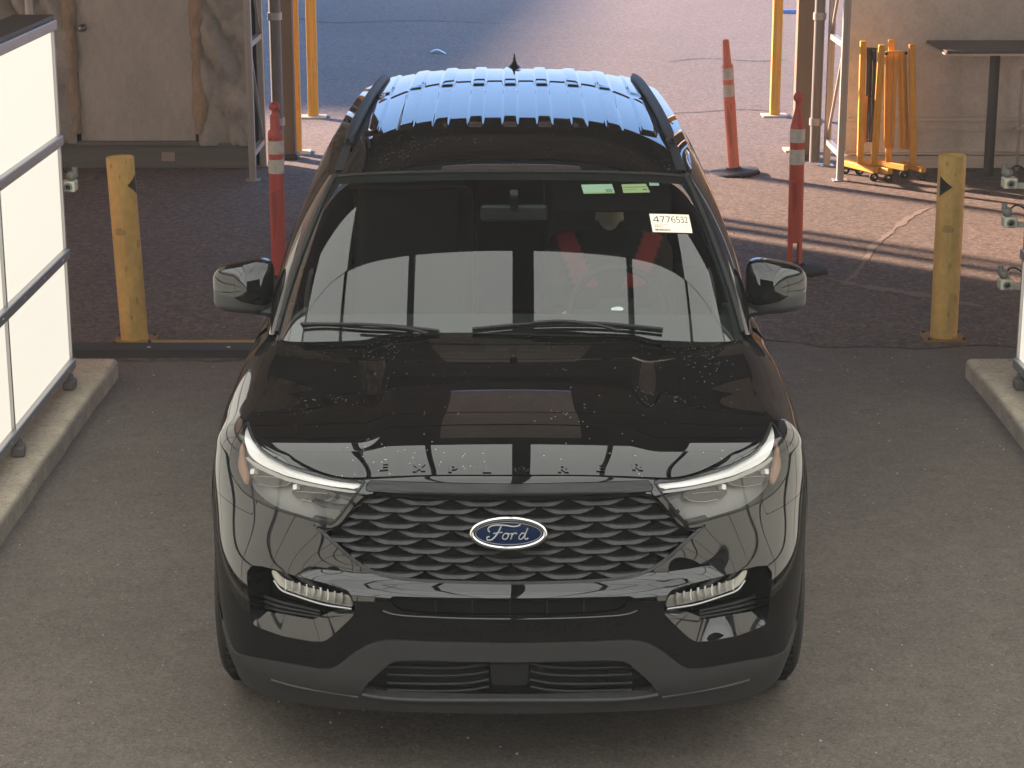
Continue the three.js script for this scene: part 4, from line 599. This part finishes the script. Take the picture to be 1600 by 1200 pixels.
// wheels
const tyreG = lathe([[0.255, -0.125], [0.3, -0.132], [0.36, -0.128], [0.383, -0.11], [0.39, -0.08], [0.391, 0], [0.39, 0.08], [0.383, 0.11], [0.36, 0.128], [0.3, 0.132], [0.255, 0.125]], 64).rotateZ(Math.PI / 2);
const treads = []; for (let i = 0; i < 72; i++) for (const k of [-1, 1]) treads.push(box(0.075, 0.008, 0.022, k * 0.062, 0.39, 0).rotateX(i / 72 * Math.PI * 2 + k * 0.02));
for (const z of wheelZ) for (const sg of [-1, 1]) {
  const g = new THREE.Group(); g.name = 'wheel'; g.position.set(sg * 0.855, 0.392, z); car.add(g);
  const t = mesh('tyre', [tyreG, ...treads], rubber, g); mesh('rim', lathe([[0.258, -0.12], [0.262, -0.1], [0.24, -0.08], [0.235, 0.08], [0.262, 0.11], [0.258, 0.122]], 48).rotateZ(Math.PI / 2), silver, g);
  for (let k = 0; k < 5; k++) mesh('spoke', bar([sg * 0.09, 0, 0], [sg * 0.1, 0.245 * Math.cos(k * 1.2566), 0.245 * Math.sin(k * 1.2566)], 0.05, 0.03), silver, g);
  mesh('hub_cap', new THREE.CylinderGeometry(0.06, 0.06, 0.05, 24).rotateZ(Math.PI / 2).translate(sg * 0.09, 0, 0), satinDark, g);
  const l = mesh('wheel_arch_liner', gridGeo(24, 6, (a, b) => { const k = lerp(-0.15, Math.PI + 0.15, a); return V3(sg * lerp(0.945, 0.6, b), 0.392 + 0.432 * Math.sin(k), z + 0.432 * Math.cos(k)); }), pit, car);
  mesh('arch_trim', gridGeo(30, 5, (a, b) => { const k = lerp(-0.2, Math.PI + 0.2, a), r = 0.432 + 0.05 * b, yy = 0.385 + r * Math.sin(k), zz = z + r * Math.cos(k); let s = 1.3; for (let q = 0; q < 30; q++) s += (planZ(s) - zz) / 1.0; const p = bodyS(sg * s, Math.max(0.3, yy), 0.005).p; p.y = yy; return p; }), satin, car);
}
// ------------------------------------------------------------------ the driver
{
  const caps = [], sk = [0.66, 0.46, 0.37], red = [0.5, 0.045, 0.055], dark = [0.018, 0.018, 0.02];
  const C = (a, b, ra, rb, c) => caps.push({ a: V3(...a), b: V3(...b), ra, rb, c });
  // seated figure, feet on the pedals, hands on the wheel; origin on the seat cushion
  C([0, 0.08, -0.05], [0, 0.34, -0.1], 0.155, 0.165, dark); C([-0.06, 0.36, -0.11], [0.06, 0.36, -0.11], 0.15, 0.15, dark); C([0, 0.45, -0.1], [0, 0.56, -0.07], 0.062, 0.058, sk);
  for (const s of [-1, 1]) {
    C([s * 0.12, 0.33, -0.12], [s * 0.17, 0.4, -0.12], 0.12, 0.085, red); C([s * 0.19, 0.4, -0.11], [s * 0.23, 0.16, 0.03], 0.07, 0.054, red); C([s * 0.23, 0.16, 0.03], [s * 0.175, 0.2, 0.28], 0.052, 0.036, red);
    C([s * 0.12, 0.2, -0.08], [s * 0.1, 0.02, -0.04], 0.1, 0.11, red); C([s * 0.1, 0.0, -0.02], [s * 0.13, 0.04, 0.4], 0.09, 0.068, dark); C([s * 0.13, 0.04, 0.4], [s * 0.11, -0.32, 0.62], 0.066, 0.045, dark); C([s * 0.11, -0.34, 0.62], [s * 0.11, -0.31, 0.78], 0.045, 0.035, dark);
  }
  const H = V3(0, 0.68, -0.035);
  const smin = (a, b, k) => { const h = Math.max(k - Math.abs(a - b), 0) / k; return Math.min(a, b) - h * h * k / 4; };
  const cone = (p, q) => { const ab = q.b.clone().sub(q.a), t = Math.max(0, Math.min(1, p.clone().sub(q.a).dot(ab) / ab.lengthSq())); return p.distanceTo(q.a.clone().addScaledVector(ab, t)) - lerp(q.ra, q.rb, t); };
  const ellip = (p, c, r) => { const x = (p.x - c[0]) / r[0], y = (p.y - c[1]) / r[1], z = (p.z - c[2]) / r[2], l = Math.hypot(x, y, z); return (l - 1) * Math.min(...r); };
  const headF = (p) => { const q = p.clone().sub(H); let d = ellip(q, [0, 0.03, -0.02], [0.078, 0.098, 0.098]); d = smin(d, ellip(q, [0, -0.06, 0.028], [0.052, 0.06, 0.06]), 0.05); d = smin(d, ellip(q, [0, -0.02, 0.085], [0.014, 0.024, 0.022]), 0.014); d = smin(d, ellip(q, [0, 0.012, 0.078], [0.01, 0.03, 0.012]), 0.012); for (const s of [-1, 1]) { d = smin(d, ellip(q, [s * 0.08, -0.005, -0.01], [0.012, 0.032, 0.02]), 0.01); d = smin(d, ellip(q, [s * 0.035, 0.034, 0.066], [0.028, 0.01, 0.014]), 0.012); d = Math.max(d, -ellip(q, [s * 0.032, 0.016, 0.084], [0.018, 0.009, 0.012])); d = smin(d, ellip(q, [s * 0.032, 0.016, 0.07], [0.013, 0.009, 0.009]), 0.004); } d = smin(d, ellip(q, [0, -0.056, 0.083], [0.024, 0.006, 0.008]), 0.006); d = smin(d, ellip(q, [0, -0.069, 0.08], [0.021, 0.007, 0.008]), 0.006); d = Math.max(d, -ellip(q, [0, -0.0625, 0.093], [0.026, 0.0022, 0.008])); return smin(d, cone(p, { a: V3(0, 0.45, -0.09), b: V3(0, 0.6, -0.06), ra: 0.06, rb: 0.055 }), 0.03); };
  const fingers = []; for (const s of [-1, 1]) { const w = V3(s * 0.175, 0.2, 0.28), k = V3(s * 0.165, 0.235, 0.355); fingers.push({ a: w, b: k, ra: 0.03, rb: 0.032 }); for (let i = 0; i < 4; i++) { const o = V3(s * (0.02 - 0.004 * i) * (i < 2 ? 1 : -0.2 * i), 0.014 - i * 0.02, 0.0), a = k.clone().add(o), b = a.clone().add(V3(-s * 0.006, 0.012, 0.036)), c = b.clone().add(V3(-s * 0.022, -0.004, 0.012)), e = c.clone().add(V3(-s * 0.016, -0.012, -0.018 + 0.003 * i)); fingers.push({ a, b, ra: 0.0095, rb: 0.009 }, { a: b, b: c, ra: 0.009, rb: 0.0085 }, { a: c, b: e, ra: 0.0085, rb: 0.008 }); } const t0 = k.clone().add(V3(-s * 0.022, 0.0, -0.03)), t1 = t0.clone().add(V3(-s * 0.022, 0.02, 0.03)); fingers.push({ a: t0, b: t1, ra: 0.012, rb: 0.0105 }, { a: t1, b: t1.clone().add(V3(-s * 0.004, 0.012, 0.026)), ra: 0.0105, rb: 0.009 }); }
  function march(f, cx, cy, cz, R, n, colour) {
    const mc = new MarchingCubes(n, new THREE.MeshBasicMaterial(), false, false, 60000), hs = n / 2; mc.isolation = 0; const p = V3(0, 0, 0);
    for (let k = 0; k < n; k++) for (let j = 0; j < n; j++) for (let i = 0; i < n; i++) { p.set(cx + (i - hs) / hs * R, cy + (j - hs) / hs * R, cz + (k - hs) / hs * R); mc.field[k * n * n + j * n + i] = -f(p); }
    mc.update(); const N = mc.count, pos = new Float32Array(N * 3), nor = new Float32Array(N * 3), col = new Float32Array(N * 3);
    for (let i = 0; i < N; i++) { const q = V3(cx + mc.positionArray[i * 3] * R, cy + mc.positionArray[i * 3 + 1] * R, cz + mc.positionArray[i * 3 + 2] * R), e = 1e-3, g = V3(f(V3(q.x + e, q.y, q.z)) - f(V3(q.x - e, q.y, q.z)), f(V3(q.x, q.y + e, q.z)) - f(V3(q.x, q.y - e, q.z)), f(V3(q.x, q.y, q.z + e)) - f(V3(q.x, q.y, q.z - e))).normalize(); q.toArray(pos, i * 3); g.toArray(nor, i * 3); const c = colour(q); col.set(c, i * 3); }
    const g = new THREE.BufferGeometry(); g.setAttribute('position', new THREE.BufferAttribute(pos, 3)); g.setAttribute('normal', new THREE.BufferAttribute(nor, 3)); g.setAttribute('color', new THREE.BufferAttribute(col, 3)); return g;
  }
  const bodyF = (p) => { let d = 1e9; for (const c of caps) d = smin(d, cone(p, c), 0.045); return d + 0.006 * (vn(p.x * 18 + 90, p.y * 14 + 90 + p.z * 9, 4096, 7) - 0.5); };
  const near = (p) => { let b = 1e9, c = dark; for (const q of caps) { const d = cone(p, q); if (d < b) { b = d; c = q.c; } } if (p.z < 0.2 && p.y > 0.1 && p.y < 0.56) c = p.y > 0.3 && Math.abs(p.x) > 0.03 + 0.5 * Math.max(0, p.y - 0.27) ? red : dark; if (c === sk && p.y < 0.5) c = dark; if (c === red && (Math.abs(p.x) > 0.12 + 0.42 * (p.y - 0.24) || p.z > 0.12)) c = [0.05, 0.014, 0.016]; return c; };  // cabin shade painted into the jacket: sleeves and lower part darkened
  const parts = [march(bodyF, 0, 0.12, 0.25, 0.68, 120, near), march(headF, H.x, H.y - 0.03, H.z, 0.17, 84, (q) => { const y = q.y - H.y, z = q.z - H.z; if (q.y < 0.5) return dark; if (y > 0.055 && z < 0.05 || (y > 0.0 && z < -0.03)) return [0.2, 0.19, 0.18]; if (Math.abs(y + 0.0625) < 0.011 && z > 0.07 && Math.abs(q.x) < 0.024) return [0.36, 0.17, 0.14]; return y < -0.05 && z > 0 ? [0.58, 0.45, 0.38] : sk; })];
  for (const s of [-1, 1]) parts.push(march((p) => { let d = 1e9; for (const c of fingers) if (c.a.x * s > 0) d = smin(d, cone(p, c), 0.007); return d; }, s * 0.16, 0.23, 0.35, 0.11, 56, () => sk));
  const g = mergeGeometries(parts), m = mesh('person', g, std([1, 1, 1], 0.75, { vertexColors: true })); m.position.set(0.41 + CX, 0.757, -2.53); m.rotation.y = -0.03; m.updateMatrix();
  tag(m, 'driver in an open red jacket over dark clothes seated behind the steering wheel', 'person');
}
// ------------------------------------------------------------------ loose things in the lane and the yard
const wear = tex(256, (x, y, o, i, j) => { const v = 0.93 + 0.1 * (vn(x * 9, y * 9, 9, 121) - 0.5) + 0.07 * (vn(x * 50, y * 50, 50, 122) - 0.5) - (vn(x * 22, y * 22, 22, 123) > 0.86 ? 0.13 : 0); o[0] = v; o[1] = v * 0.99; o[2] = v * 0.97; });
const yellow = std([0.84, 0.55, 0.18], 0.55, { map: wear }), yellowHot = std([0.85, 0.43, 0.035], 0.5, { map: wear }), rust = std([0.38, 0.2, 0.08], 0.8, { map: wear }), orange = std([0.6, 0.1, 0.085], 0.5, { map: wear }), orangeFade = std([0.88, 0.25, 0.17], 0.5, { map: wear }), band = std([0.72, 0.7, 0.68], 0.35, { map: wear }), black = std([0.015, 0.015, 0.015], 0.6);
function bollard(u, v, label, lean, tri) {
  const p = onY(u, v), g = thing('yellow_bollard', label, 'bollard', [p.x, 0, p.z], 0, 'yellow steel bollards'); g.rotation.z = lean;
  mesh('tube', uvScale(lathe([[0.078, 0.014], [0.078, 0.3], [0.078, 0.7], [0.078, 1.07], [0.075, 1.075], [0.07, 1.073], [0.068, 1.05]], 40), 0.5, 1.6), yellow, g); mesh('hollow_top', new THREE.CircleGeometry(0.0685, 32).rotateX(-Math.PI / 2).translate(0, 1.052, 0), rust, g);
  const b = mesh('base_plate', box(0.24, 0.014, 0.22, 0, 0.007, 0, 0.004), rust, g); for (const sx of [-1, 1]) for (const sz of [-1, 1]) mesh('bolt', cyl(0.011, 0.009, 0.016, sx * 0.1, 0.013, sz * 0.09, 6), darkSteel, b);
  // black arrow sticker wrapped on the tube
  const [a0, a1, y0, y1, s] = tri; mesh('arrow_sticker', gridGeo(10, 8, (a, b2) => { const k = lerp(a0, a1, a), yy = lerp(lerp(y0, y1, 0.5), lerp(y0, y1, b2), s > 0 ? a : 1 - a); return V3(0.0795 * Math.sin(k), yy, 0.0795 * Math.cos(k)); }), black, g);
}
bollard(211, 534, 'yellow steel bollard leaning slightly, beside the door-side light wall', 0.032, [0.55, 1.5, 0.86, 0.98, 1]);
bollard(1474, 529, 'upright yellow steel bollard beside the folded barriers side of the lane', 0.006, [-1.1, -0.1, 0.84, 0.96, -1]);
function delineator(x, z, label, mat, top, lean, bandY, slot) {
  const g = thing('traffic_post', label, 'traffic post', [x, 0, z], 0, 'orange traffic posts'); g.rotation.z = lean; const r = 0.048;
  const tops = { ring: [[r, 0.95], [r * 0.98, 0.985], [0.032, 1.0], [0.03, 1.09], [0.02, 1.1], [0.018, 1.12], [0.034, 1.13], [0.036, 1.155], [0.024, 1.17], [0, 1.172]], knob: [[r, 0.9], [r * 0.99, 0.955], [0.042, 0.985], [0.028, 1.05], [0.017, 1.1], [0.016, 1.125], [0.03, 1.14], [0.033, 1.16], [0.024, 1.185], [0.008, 1.195], [0, 1.196]], cone: [[r, 0.9], [r, 0.92], [0.036, 0.935], [0.028, 1.12], [0.022, 1.135], [0, 1.137]] };
  const pts = [[r * 1.02, slot ? 0.2 : 0.04], [r * 1.02, 0.6], [r * 1.04, 0.61], [r, 0.625], ...tops[top]];
  mesh('post', uvScale(lathe(pts, 36), 0.3, 1.2), mat, g); if (slot) for (const s of [-1, 1]) mesh('post_foot', gridGeo(10, 6, (a, b) => { const k = s * Math.PI / 2 + lerp(-1.15, 1.15, a); return V3(r * 1.02 * Math.sin(k), lerp(0.04, 0.2, b), r * 1.02 * Math.cos(k)); }), mat, g);
  for (const [y0, y1] of bandY) mesh('reflective_band', lathe([[r + 0.001, y0], [r + 0.0025, y0 + 0.003], [r + 0.0025, y1 - 0.003], [r + 0.001, y1]], 36), band, g);
  mesh('rubber_base', lathe([[0, 0], [0.225, 0], [0.228, 0.02], [0.2, 0.034], [0.075, 0.044], [0.066, 0.06], [0.0, 0.06]], 8).rotateY(0.4), rubber, g);
}
{ const a = onY(437, 442), b = onY(1241, 424), c = onY(1147, 272);
  delineator(a.x, a.z, 'red-orange traffic post with a T-shaped ring handle behind the door mirror', orange, 'ring', 0.0, [[0.72, 0.81], [0.845, 0.93]]);
  delineator(b.x, b.z, 'worn red traffic post with a pointed knob handle and slotted foot', std([0.64, 0.11, 0.07], 0.55, { map: wear }), 'knob', 0.012, [[0.72, 0.82], [0.865, 0.955]], true);
  delineator(c.x, c.z, 'faded orange traffic post leaning on a flat black base in the sunny yard', orangeFade, 'cone', 0.09, [[0.66, 0.76], [0.8, 0.9]]); }
function gatePost(u, v, w, h, label) { const p = onY(u, v), g = thing('gate_post', label, 'post', [p.x, 0, p.z], 0, 'tall yellow gate posts'); mesh('post', box(w, h, w, 0, h / 2, 0, 0.008), yellowHot, g); mesh('footing', box(w + 0.16, 0.02, w + 0.14, 0, 0.01, 0, 0.004), concrete, g); }
gatePost(462, 240, 0.11, 3.1, 'tall yellow post standing close behind the brown post of the blanket wall');
gatePost(490, 184, 0.1, 3.1, 'tall yellow post standing free in the yard in front of the shaded asphalt');
gatePost(1210, 182, 0.095, 3.1, 'tall yellow post standing free in the yard behind the pointed red traffic post');
gatePost(1247, 236, 0.1, 3.1, 'tall yellow post standing close behind the brown post of the vinyl wall');
{ // height bar carried by the two outer posts: mirrored in the car roof
  const a = onY(490, 184), b = onY(1210, 182), m = thing('height_bar', 'thin overhead height bar resting on the two outer yellow posts', 'bar', [0, 3.1, (a.z + b.z) / 2]); mesh('bar', bar([a.x - 0.1, 0.06, 0], [b.x + 0.1, 0.06, 0], 0.11, 0.11, 0.01), darkSteel, m);
}
{ // rubber cable ramp with a yellow edge
  const g = thing('cable_ramp', 'low black rubber cable ramp with a yellow edge running under the car', 'cable ramp', [0, 0, -5.5]); const sh = new THREE.Shape(); sh.moveTo(-0.17, 0); sh.lineTo(-0.12, 0.022); sh.lineTo(0.08, 0.03); sh.lineTo(0.16, 0); sh.lineTo(-0.17, 0);
  mesh('rubber_body', new THREE.ExtrudeGeometry(sh, { depth: 2.2, bevelEnabled: false }).rotateY(-Math.PI / 2).translate(-0.3, 0.002, 0), std([0.03, 0.028, 0.028], 0.8), g); mesh('yellow_edge', box(1.9, 0.016, 0.03, -1.33, 0.016, -0.17, 0.005), std([0.5, 0.32, 0.09], 0.7, { map: wear }), g);
  for (const x of [-2.05, -1.6, -1.2]) mesh('screw', cyl(0.012, 0.01, 0.008, x, 0.028, 0.02, 10), galv, g);
}
// folded accordion barriers
{
  const z = -11.35, P = (u, v, dz = 0) => onZ(u, v, z + dz), arr = (p) => [p.x, p.y, p.z];
  const make = (posts, slats, label) => {
    const g = thing('folding_barrier', label, 'barrier', [0, 0, 0], 0, 'folded yellow barriers');
    for (const [u0, v0, u1, v1, dz, ft] of posts) {
      const t = arr(P(u0, v0, dz)), b = arr(P(u1, v1, dz)); b[1] = 0.12; mesh('post', bar(b, t, 0.052, 0.05, 0.006), yellowHot, g);
      const f = mesh('foot', bar([b[0] + ft[0], 0.095, b[2] + ft[1]], [b[0] - ft[0], 0.095, b[2] - ft[1]], 0.05, 0.05, 0.006), yellowHot, g);
      for (const s of [-1, 1]) { mesh('castor', new THREE.TorusGeometry(0.025, 0.013, 8, 16).translate(b[0] + s * ft[0] * 0.9, 0.038, b[2] + s * ft[1] * 0.9), rubber, f); }
    }
    for (const [u0, v0, u1, v1, w, dz, m] of slats) mesh('slat', bar(arr(P(u1, v1, dz)), arr(P(u0, v0, dz)), w, 0.012), m || yellowHot, g);
    return g;
  };
  const g1 = make([[1349, 64, 1344, 250, 0, [0.1, 0.2]], [1378, 70, 1366, 258, 0.05, [0.1, 0.2]]], [[1357, 76, 1354, 218, 0.03, -0.06, black], [1362, 75, 1360, 222, 0.03, -0.09, black], [1367, 75, 1363, 222, 0.03, -0.05, black], [1354, 150, 1351, 224, 0.02, -0.02]], 'folded yellow barrier with black straps nearest the ladder frame');
  mesh('strap', [75, 150, 220].map((v) => bar(arr(P(1351, v, -0.03)), arr(P(1372, v + 1, -0.03)), 0.02, 0.012)), black, g1);
  const g2 = make([[1393, 62, 1388, 248, -0.12, [0.12, 0.18]], [1425, 69, 1427, 256, 0, [0.06, 0.16]]], [[1386, 82, 1384, 232, 0.03, -0.05], [1391, 81, 1388, 233, 0.03, -0.035], [1396, 81, 1391, 233, 0.03, -0.05], [1400, 81, 1394, 232, 0.03, -0.04], [1404, 81, 1409, 232, 0.03, -0.045], [1409, 81, 1413, 233, 0.03, -0.03], [1413, 81, 1418, 233, 0.03, -0.05]], 'folded yellow barrier with a fan of yellow slats nearest the table');
  mesh('top_rail', bar(arr(P(1384, 82, 0.0)), arr(P(1416, 81, 0.0)), 0.02, 0.02), yellowHot, g2); mesh('pivot', [[1385, 84], [1416, 83]].map(([u, v]) => { const p = P(u, v, 0.02); return new THREE.SphereGeometry(0.014, 10, 8).translate(p.x, p.y, p.z); }), darkSteel, g2);
}
{ // high table
  const g = thing('high_table', 'black square high table on one post against the vinyl wall', 'table', [4.0, 0, -11.42]);
  mesh('table_top', box(0.98, 0.035, 0.86, 0, 1.075, 0, 0.008), std([0.05, 0.047, 0.045], 0.4), g); mesh('post', cyl(0.042, 0.042, 1.05, 0, 0.01, 0), darkSteel, g); mesh('foot_plate', cyl(0.2, 0.19, 0.014, 0, 0, 0, 32), darkSteel, g); mesh('edge_band', [box(0.99, 0.014, 0.012, 0, 1.064, 0.432), box(0.012, 0.014, 0.86, -0.492, 1.064, 0)], galv, g);
}
{ // thin stake with a clamp next to the table
  const p = onZ(1590, 240, -11.7), g = thing('metal_stake', 'thin grey metal stake with a clamp by the vinyl wall', 'stake', [p.x, 0, -11.7]); mesh('rod', cyl(0.012, 0.012, 0.86, 0, 0.0, 0, 10), galv, g); mesh('clamp', box(0.16, 0.03, 0.04, 0.04, 0.36, 0, 0.004), galv, g);
}
{ // pole behind the door-side light wall
  const p = onZ(45, 10, -10.4), g = thing('tent_pole', 'thin pale pole with clamps in front of the blanket wall', 'pole', [p.x, 0, -10.4]); mesh('pole', cyl(0.03, 0.03, 4.95, 0, 0, 0), galv, g); mesh('coupler', [cyl(0.04, 0.04, 0.12, 0, 1.9, 0), box(0.2, 0.3, 0.15, -0.19, 1.72, 0, 0.02)], galv, g);
}
// small inspection cameras on the ends of the light walls
function cam(x, y, z, side, label) {
  const g = thing('inspection_camera', label, 'camera', [x, y, z], 0, side < 0 ? undefined : 'small cameras on the light wall');
  mesh('housing', new RoundedBoxGeometry(0.07, 0.055, 0.08, 3, 0.008), std([0.62, 0.62, 0.5], 0.45), g); mesh('lens_ring', new THREE.TorusGeometry(0.017, 0.005, 10, 24).translate(0, -0.002, 0.041), std([0.25, 0.25, 0.22], 0.4), g); mesh('lens', new THREE.SphereGeometry(0.013, 16, 10).scale(1, 1, 0.5).translate(0, -0.002, 0.04), gloss, g);
  mesh('bracket', bar([side * 0.03, -0.015, 0], [side * 0.1, -0.015, 0.02], 0.012, 0.03), std([0.6, 0.6, 0.5], 0.5), g);
  const k = mesh('knuckle', [new THREE.SphereGeometry(0.026, 16, 12).translate(-0.012 * side, 0.05, 0), cyl(0.014, 0.014, 0.05, -0.03 * side, 0.045, 0, 12)], std([0.2, 0.2, 0.18], 0.4), g); mesh('cable', tube([[-0.005, 0.06, 0], [side * 0.03, 0.085, 0], [side * 0.07, 0.07, 0.01], [side * 0.1, 0.03, 0.02]], 0.005, 24, 6), rubber, g);
}
{ const L = onZ(109, 290, -4.56); cam(L.x, L.y, -4.56, -1, 'small pale camera on the end of the door-side light wall'); [[1577, 285, 'topmost small pale camera on the end of the table-side light wall'], [1577, 346, 'middle small pale camera on the end of the table-side light wall'], [1571, 443, 'lowest small pale camera on the end of the table-side light wall']].forEach(([u, v, l]) => { const p = onZ(u, v, -4.66); cam(p.x, p.y, -4.66, 1, l); }); }
// marks and litter on the ground
function strip(name, pts, w, mat, label, category, y = 0.0065) {
  const P = pts.map(([u, v]) => onY(u, v)), c = new THREE.CatmullRomCurve3(P), n = 60;
  const m = mesh(name, gridGeo(4, n, (a, b) => { const p = c.getPoint(b), t = c.getTangent(b), s = (a - 0.5) * w * (0.35 + 1.2 * vn(b * 40, pts[0][0], 4096, 131)) * Math.min(1, 8 * b, 8 * (1 - b)); return V3(p.x - t.z * s + 0.03 * (vn(b * 25, 3, 4096, 132) - 0.5), y, p.z + t.x * s); }), mat); tag(m, label, category); return m;
}
const dustAndSun = std([0.62, 0.5, 0.45], 0.95, { map: asphaltMap }), tar = std([0.1, 0.09, 0.088], 0.95, { map: asphaltMap });  // pale tone: dust of the real crack, also the painted sun sliver
strip('crack_sun_streak', [[1318, 445], [1345, 420], [1368, 383], [1395, 362], [1425, 338], [1462, 322]], 0.055, dustAndSun, 'pale dusty crack running diagonally over the sunny asphalt', 'crack');
strip('crack_sun_streak', [[1298, 437], [1340, 447], [1400, 456], [1465, 466], [1540, 482]], 0.1, dustAndSun, 'pale strip painted as a sliver of sunlight on the shaded asphalt beside the upright bollard', 'crack');  // no crack: a sliver of sunlight painted as a pale strip
strip('crack_sun_streak', [[455, 28], [520, 36], [640, 33], [800, 38]], 0.1, tar, 'long dark crack across the yard above the car roof', 'crack');
strip('crack_sun_streak', [[1040, 98], [1100, 92], [1180, 96], [1235, 94]], 0.09, tar, 'dark crack across the sunny yard beside the leaning traffic post', 'crack');
strip('crack_sun_streak', [[1040, 178], [1090, 176], [1160, 172], [1225, 176]], 0.06, tar, 'second dark crack across the sunny yard nearer the traffic posts', 'crack');
{ const a = onY(688, 84), b = onY(1235, 21); let m = mesh('paper_scrap', gridGeo(6, 4, (s, t) => V3(lerp(-0.12, 0.12, s), 0.02 + 0.03 * Math.sin(s * 5), lerp(-0.06, 0.06, t))), std([0.75, 0.76, 0.78], 0.8)); m.position.set(a.x, 0.005, a.z); tag(m, 'small white paper scrap lying in the shaded yard', 'litter'); m = mesh('blue_bundle', new RoundedBoxGeometry(0.3, 0.06, 0.14, 3, 0.02), std([0.1, 0.2, 0.45], 0.7)); m.position.set(b.x, 0.03, b.z); tag(m, 'small blue bundle lying far out in the sunny yard', 'litter'); }
{ const n = 900, im = new THREE.InstancedMesh(new THREE.IcosahedronGeometry(1, 0), std([0.38, 0.35, 0.32], 0.9), n), m = new THREE.Matrix4(), q = new THREE.Quaternion(); for (let i = 0; i < n; i++) { const far = i > 500, x = rr(-2.1, far ? 4.5 : 2.4), z = far ? rr(-14, -5) : rr(-5.5, 1.5), s = rr(0.0025, far ? 0.008 : 0.006); q.setFromEuler(new THREE.Euler(rnd() * 6, rnd() * 6, 0)); m.compose(V3(x, s * 0.5, z), q, V3(s, s * 0.7, s)); im.setMatrixAt(i, m); } im.name = 'gravel'; shade(im); tag(im, 'scattered pale grit on the asphalt of the lane', 'gravel', null, 'stuff'); scene.add(im); }
scene.fog = new THREE.FogExp2(new THREE.Color().setRGB(0.97, 0.97, 0.97), 0.002);   // thin haze added to lift the dark tones
renderer.render(scene, camera);
